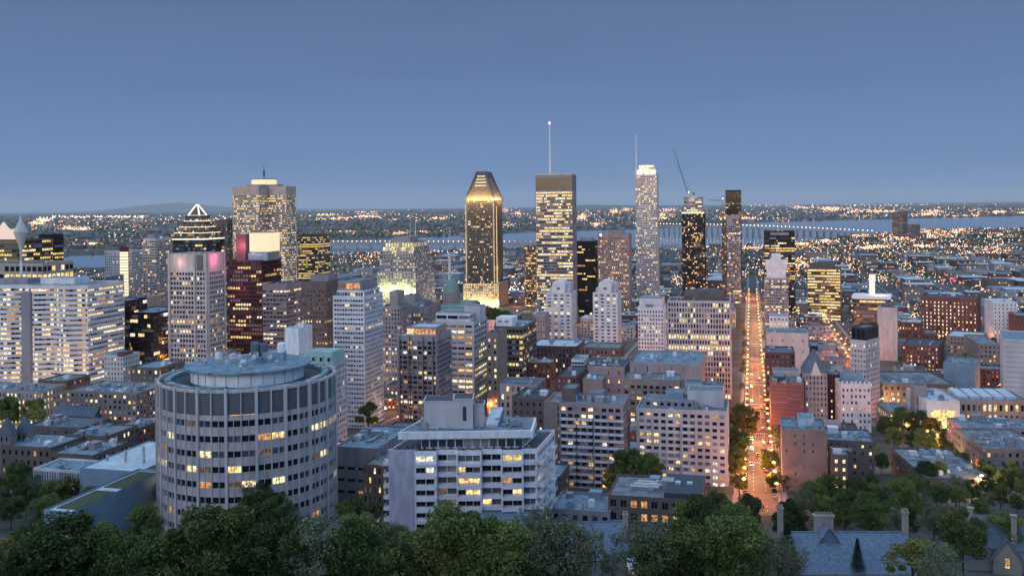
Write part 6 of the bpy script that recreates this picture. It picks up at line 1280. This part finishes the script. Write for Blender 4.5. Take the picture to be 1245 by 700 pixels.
dots(0, 1245, 246, 266, 300, 1, dim, .3); dots(900, 1250, 270, 330, 800, 1, mix + [O, O, W_], .44, 18); dots(920, 1250, 330, 420, 450, 1, mix + [O, O, W_], .5, 12); dots(360, 900, 295, 345, 350, 1, mix + [O, O], .44, 10); dots(0, 330, 300, 345, 130, 1, mix, .42, 5)
dots(540, 566, 330, 365, 60, 1, [O, O, W_, Wh], .6); dots(612, 640, 325, 365, 60, 1, [O, W_, Wh], .6); dots(1140, 1172, 338, 350, 25, 1, [Rd, O, Rd], .55)
FM = [glow('plain_orange', (1, .42, .16), 4.5, False), glow('plain_warm', (1, .58, .34), 4.5, False), glow('plain_white', (1, .84, .76), 4.5, False), LR, glow('far_orange', (1, .42, .16), 1.5, False), glow('far_warm', (1, .62, .38), 1.5, False), glow('far_white', (.95, .9, .85), 1.4, False)]
tag(fl.build('far_lamps', FM), 'thousands of tiny orange and white lamps across the far plain', 'city lights', kind='stuff')

# ---------------------------------------------------------------- bridges
def bridge(name, lab, P0, P1, z0, z1, wd, npier, arch=0, lamps=0, truss=False):
    (xa, ya), (xb, yb) = P0, P1; r = empty(name, (xa, ya, -3)); tag(r, lab, 'bridge'); d = Vector((xb - xa, yb - ya, 0)); L = d.length; d.normalize(); n = Vector((-d.y, d.x, 0))
    def zz(f): return lerp(z0, z1, f) + arch * math.sin(math.pi * f)
    b = MB(); N_ = 24
    def pt(f, o, z): v_ = d * L * f + n * o; return (v_.x, v_.y, z)
    for i in range(N_):
        f0, f1 = i / N_, (i + 1) / N_
        for (o0, o1, da, db) in ((-wd, wd, 0, 0),): b.quad(pt(f0, o0, zz(f0)), pt(f1, o0, zz(f1)), pt(f1, o1, zz(f1)), pt(f0, o1, zz(f0)))
        for o in (-wd, wd): b.quad(pt(f0, o, zz(f0) - 6), pt(f1, o, zz(f1) - 6), pt(f1, o, zz(f1) + 1.2), pt(f0, o, zz(f0) + 1.2))
    b.build('deck', C['stone_grey'], r)
    for i in range(1, npier): f = i / npier; m = MB(); c = d * L * f; m.box(c.x - 3.5, c.x + 3.5, c.y - wd * .8, c.y + wd * .8, -4, zz(f) - 5); m.build('pier', C['stone_grey'], r)
    if truss:
        m = MB()
        for i in range(npier * 3):
            f0, f1 = i / npier / 3, (i + 1) / npier / 3
            for o in (-wd, wd): m.tube(pt(f0, o, zz(f0)), pt((f0 + f1) / 2, o, zz(f0) + 14), 1.2, 1.2, 4); m.tube(pt((f0 + f1) / 2, o, zz(f0) + 14), pt(f1, o, zz(f1)), 1.2, 1.2, 4); m.tube(pt((f0 + f1) / 2, o, zz(f0) + 14), pt((f0 + f1) / 2 + 1 / npier / 3, o, zz(f1) + 14), 1.2, 1.2, 4)
        m.build('truss', C['stone_grey'], r)
    Lb = MB()
    for i in range(lamps):
        f = (i + .5) / lamps; v_ = d * L * f; k = len(Lb.v); Ym = ya + v_.y; rr = .40 * Ym / 946; z = zz(f) + 12; x_, y_ = v_.x, v_.y
        Lb.tube((x_, y_, zz(f)), (x_, y_, z), .3, .3, 4); 
        m = MB(); m.lathe([(.05, z - rr), (rr, z), (.05, z + rr)], 6, 0, x_, y_); o = m.build('deck_lamp', bridge_lamp, r)
    Lb.build('lamp_posts', C['dark_metal'], r)
bridge_lamp = glow('bridge_lamp', (1, .72, .5), 9, False, True)
bridge('road_bridge', 'long lit road bridge on many piers crossing the wide river at right', (X(770, 5600), 5600), (X(1062, 4500), 4500), 36, 12, 13, 40, 10, 64)
bridge('rail_bridge', 'low lit truss bridge crossing the river between stone block and gold crowned tower', (X(385, 3900), 3900), (X(660, 3600), 3600), 14, 14, 8, 16, 0, 46, True)
# ---------------------------------------------------------------- tower cranes
def crane(x, y, z, hm, jl, elev, az, lab, luff=True):
    r = empty('tower_crane', (x, y, z)); tag(r, lab, 'crane'); m = MB(); s = 1.0
    for a, b_ in ((-s, -s), (s, -s), (s, s), (-s, s)): m.tube((a, b_, 0), (a, b_, hm), .22, .22, 4)
    n = int(hm / 3)
    for i in range(n):
        z0 = i * 3
        for (a, b_), (c, e_) in (((-s, -s), (s, -s)), ((s, -s), (s, s)), ((s, s), (-s, s)), ((-s, s), (-s, -s))): m.tube((a, b_, z0), (c, e_, z0 + 3), .12, .12, 3)
    m.build('mast', C['yellow_crane'], r)
    D = Vector((math.cos(az) * math.cos(elev), math.sin(az) * math.cos(elev), math.sin(elev))); U = D.cross(Vector((math.sin(az), -math.cos(az), 0))).normalized(); S = D.cross(U)
    m = MB(); base = Vector((0, 0, hm + 1)); ch = [(S * .9), (S * -.9), (U * 1.5)]
    for c in ch: m.tube(tuple(base + c), tuple(base + D * jl + c * .3), .26, .2, 4)
    n = int(jl / 3)
    for i in range(n):
        for j in range(3): a = base + D * (i * 3) + ch[j] * lerp(1, .3, i / n); b_ = base + D * (i * 3 + 3) + ch[(j + 1) % 3] * lerp(1, .3, (i + 1) / n); m.tube(tuple(a), tuple(b_), .12, .12, 3)
    m.build('jib', C['dark_metal'], r)
    m = MB(); m.box(-1.6, 1.6, -1.6, 1.6, hm, hm + 2.4); m.build('cab', C['white_panel'], r)
    B_ = Vector((-math.cos(az), -math.sin(az), .1)); m = MB(); m.tube(tuple(base), tuple(base + B_ * 9), .5, .5, 4); q = base + B_ * 9; m.box(q.x - 1.6, q.x + 1.6, q.y - 1.6, q.y + 1.6, q.z - 3, q.z + .6); m.build('counterweight', C['dark_metal'], r)
    m = MB(); top = base + Vector((0, 0, 9)) - Vector((math.cos(az), math.sin(az), 0)) * 2; m.tube(tuple(base), tuple(top), .3, .2, 4); m.tube(tuple(top), tuple(base + D * jl * .85), .09, .09, 3); m.tube(tuple(top), tuple(q), .09, .09, 3); m.build('tie', C['dark_metal'], r)
    m = MB(); m.lathe([(.1, hm + 3), (.8, hm + 3.8), (.1, hm + 4.6)], 8, 0, 0, -2); m.build('work_lamp', LC, r)
Yc = 1650
crane(X(840, Yc), UNF[0].y, E(Yc) + UNF[1] + 25, Zt(236, Yc) - E(Yc) - UNF[1] - 25, 86, math.radians(72), math.pi, 'tall raised jib tower crane on top of the unfinished tower')
Yc = 1760
crane(X(878.5, Yc), Yc, E(Yc), Zt(244, Yc) - E(Yc), 26, math.radians(2), math.pi, 'small flat jib tower crane beside the slim black tower')
# ---------------------------------------------------------------- cars
CP = {}
def car_parts(col):
    k = col
    if k in CP: return CP[k]
    pm, t_, bs = principled('car_paint_' + str(len(CP))); bs.inputs['Base Color'].default_value = (*col, 1); bs.inputs['Roughness'].default_value = .25; bs.inputs['Metallic'].default_value = .3
    prof = [(-2.2, .35), (2.2, .35), (2.25, .7), (2.1, .85), (1.1, .95), (.45, 1.42), (-1.1, 1.45), (-1.75, 1.0), (-2.2, .92)]
    b = MB(); w = .88
    b.poly([(x, -w, z) for x, z in prof]); b.poly([(x, w, z) for x, z in reversed(prof)])
    for i in range(len(prof)):
        (x0, z0), (x1, z1) = prof[i], prof[(i + 1) % len(prof)]; b.quad((x0, -w, z0), (x0, w, z0), (x1, w, z1), (x1, -w, z1))
    body = b.mesh('body', [pm])
    b = MB()
    for y in (-w - .012, w + .012): b.quad((-1.5, y, .98), (.95, y, .98), (.42, y, 1.36), (-1.05, y, 1.38))
    b.quad((1.11, -.78, 1.0), (1.11, .78, 1.0), (.5, .7, 1.42), (.5, -.7, 1.42)); b.quad((-1.78, .78, 1.05), (-1.78, -.78, 1.05), (-1.15, -.7, 1.44), (-1.15, .7, 1.44)); gl = b.mesh('windows', [GD])
    CP[k] = (body, gl); return CP[k]
b = MB()
for i in range(1): b.tube((0, -.1, 0), (0, .12, 0), .33, .33, 12)
WH = b.mesh('wheel', [C['dark_metal']]); b = MB(); b.box(-.04, .04, -.2, .2, -.09, .09); HL = b.mesh('headlight', [glow('headlamp', (1, .93, .8), 30, False)]); TL = b.mesh('tail_light', [glow('taillamp', (1, .05, .03), 12, False)])
COLS = [((.03, .03, .035), 'black'), ((.6, .6, .62), 'white'), ((.3, .31, .33), 'silver'), ((.25, .03, .03), 'red'), ((.04, .07, .16), 'dark blue'), ((.12, .12, .13), 'grey')]
crn = random.Random(6)
def car(s, t, away, lit):
    col, cn = crn.choice(COLS); x, y = ungrid(s, t); sl = math.atan2(E(y + 1) - E(y - 1), 2) ; r = empty('car', (x, y, E(y) + .07)); r.rotation_mode = 'XYZ'
    r.rotation_euler = (0, -sl if away else sl, (math.pi / 2 - ANG) + (0 if away else math.pi)); r['category'] = 'car'; r['group'] = 'cars on the lit avenue'
    def put(nm, me, loc): o = bpy.data.objects.new(nm, me); COL.objects.link(o); o.parent = r; o.location = loc
    bd, gl = car_parts(col); put('body', bd, (0, 0, 0)); put('windows', gl, (0, 0, 0))
    for wx in (-1.4, 1.4):
        for wy in (-.86, .86): put('wheel', WH, (wx, wy, .33))
    for wy in (-.6, .6):
        put('headlight' , HL if lit else HL2, (2.24, wy, .68)); put('tail_light', TL if lit else TL2, (-2.21, wy, .75))
    px, py = proj(x, y, E(y)); AUTO.append((r, '%s %s car' % (cn, ('driving' if lit else 'parked')), px, py, y))
b = MB(); b.box(-.04, .04, -.2, .2, -.09, .09); HL2 = b.mesh('headlight', [C['steel']]); TL2 = b.mesh('tail_light', [C['red_curtain']])
t = 405
while t < 760:
    for s in (-3.5, 8.7):
        if crn.random() < .72 and all(abs(t - c) > 11 for c in CROSS): car(s, t, True, False)
    t += 6.3
for t, s, aw in ((470, 5.8, True), (505, 5.6, True), (512, 2.3, True), (520, 5.7, True), (548, 5.8, True), (590, 2.2, True), (598, 5.6, True), (640, 5.7, True), (655, 2.4, True), (680, 5.7, True), (484, -.6, False), (530, -.5, False), (560, -.7, False), (566, 2.2, True), (612, -.6, False), (670, -.6, False), (710, -.6, False), (725, 5.7, True), (750, 2.4, True), (780, -.6, False), (820, 5.6, True), (850, -.6, False), (880, 2.4, True)): car(s, t, aw, True)

# ---------------------------------------------------------------- haze
hm = bpy.data.materials.new('haze_air'); hm.use_nodes = True; ht = hm.node_tree; ht.nodes.clear(); ho = ht.nodes.new('ShaderNodeOutputMaterial'); pv = ht.nodes.new('ShaderNodeVolumePrincipled')
pv.inputs['Color'].default_value = (.80, .90, 1, 1); pv.inputs['Density'].default_value = 1.2e-5; pv.inputs['Absorption Color'].default_value = (1, 1, 1, 1); pv.inputs['Anisotropy'].default_value = 0; ht.links.new(pv.outputs[0], ho.inputs['Volume'])
if USE_HAZE:
    b = MB(); b.box(-61000, 61000, -400, 91000, -9, 1100); o = b.build('haze', hm); tag(o, kind='stuff')

# ---------------------------------------------------------------- labels of the repeated things
def near_name(px, py, y):
    best = None
    for lx, ly, lY, nm in LANDMARKS:
        dd_ = abs(px - lx) + .45 * abs(py - ly) + 90 * abs(math.log(y / lY)) 
        if best is None or dd_ < best[0]: best = (dd_, lx, lY, nm)
    _, lx, lY, nm = best
    if y < lY * .93: rel = 'in front of the'
    elif y > lY * 1.12: rel = 'beyond the'
    else: rel = 'left of the' if px < lx else 'right of the'
    return rel + ' ' + nm
ORD = ['first', 'second', 'third', 'fourth', 'fifth', 'sixth', 'seventh', 'eighth', 'ninth', 'tenth', 'eleventh', 'twelfth', 'thirteenth', 'fourteenth', 'fifteenth', 'sixteenth', 'seventeenth', 'eighteenth', 'nineteenth', 'twentieth']
def ordn(i):
    if i < 20: return ORD[i]
    te = ['', '', 'twenty', 'thirty', 'forty', 'fifty', 'sixty'][(i + 1) // 10]; u = (i + 1) % 10
    return te + '-' + ORD[u - 1] if u else te[:-1] + 'ieth'
G = {}
for r, desc, px, py, y in AUTO:
    if r['category'] == 'car': k = desc + ' on the lit avenue'
    elif r['category'] == 'street lamp' and r.get('group', '').startswith('lamps'): k = desc + (' on the left kerb of the lit avenue' if grid(r.location.x, r.location.y)[0] < 0 else ' on the right kerb of the lit avenue')
    else: k = desc + ' ' + near_name(px, py, y)
    G.setdefault(k, []).append((r, px, y))
for k, L_ in G.items():
    if len(L_) == 1: L_[0][0]['label'] = k; continue
    av = 'avenue' in k and 'the lit avenue' in k
    L_.sort(key=lambda q: q[2] if av else q[1])
    for i, (r, _, _) in enumerate(L_): r['label'] = k + ', ' + ordn(i) + (' from near' if av else ' from left')
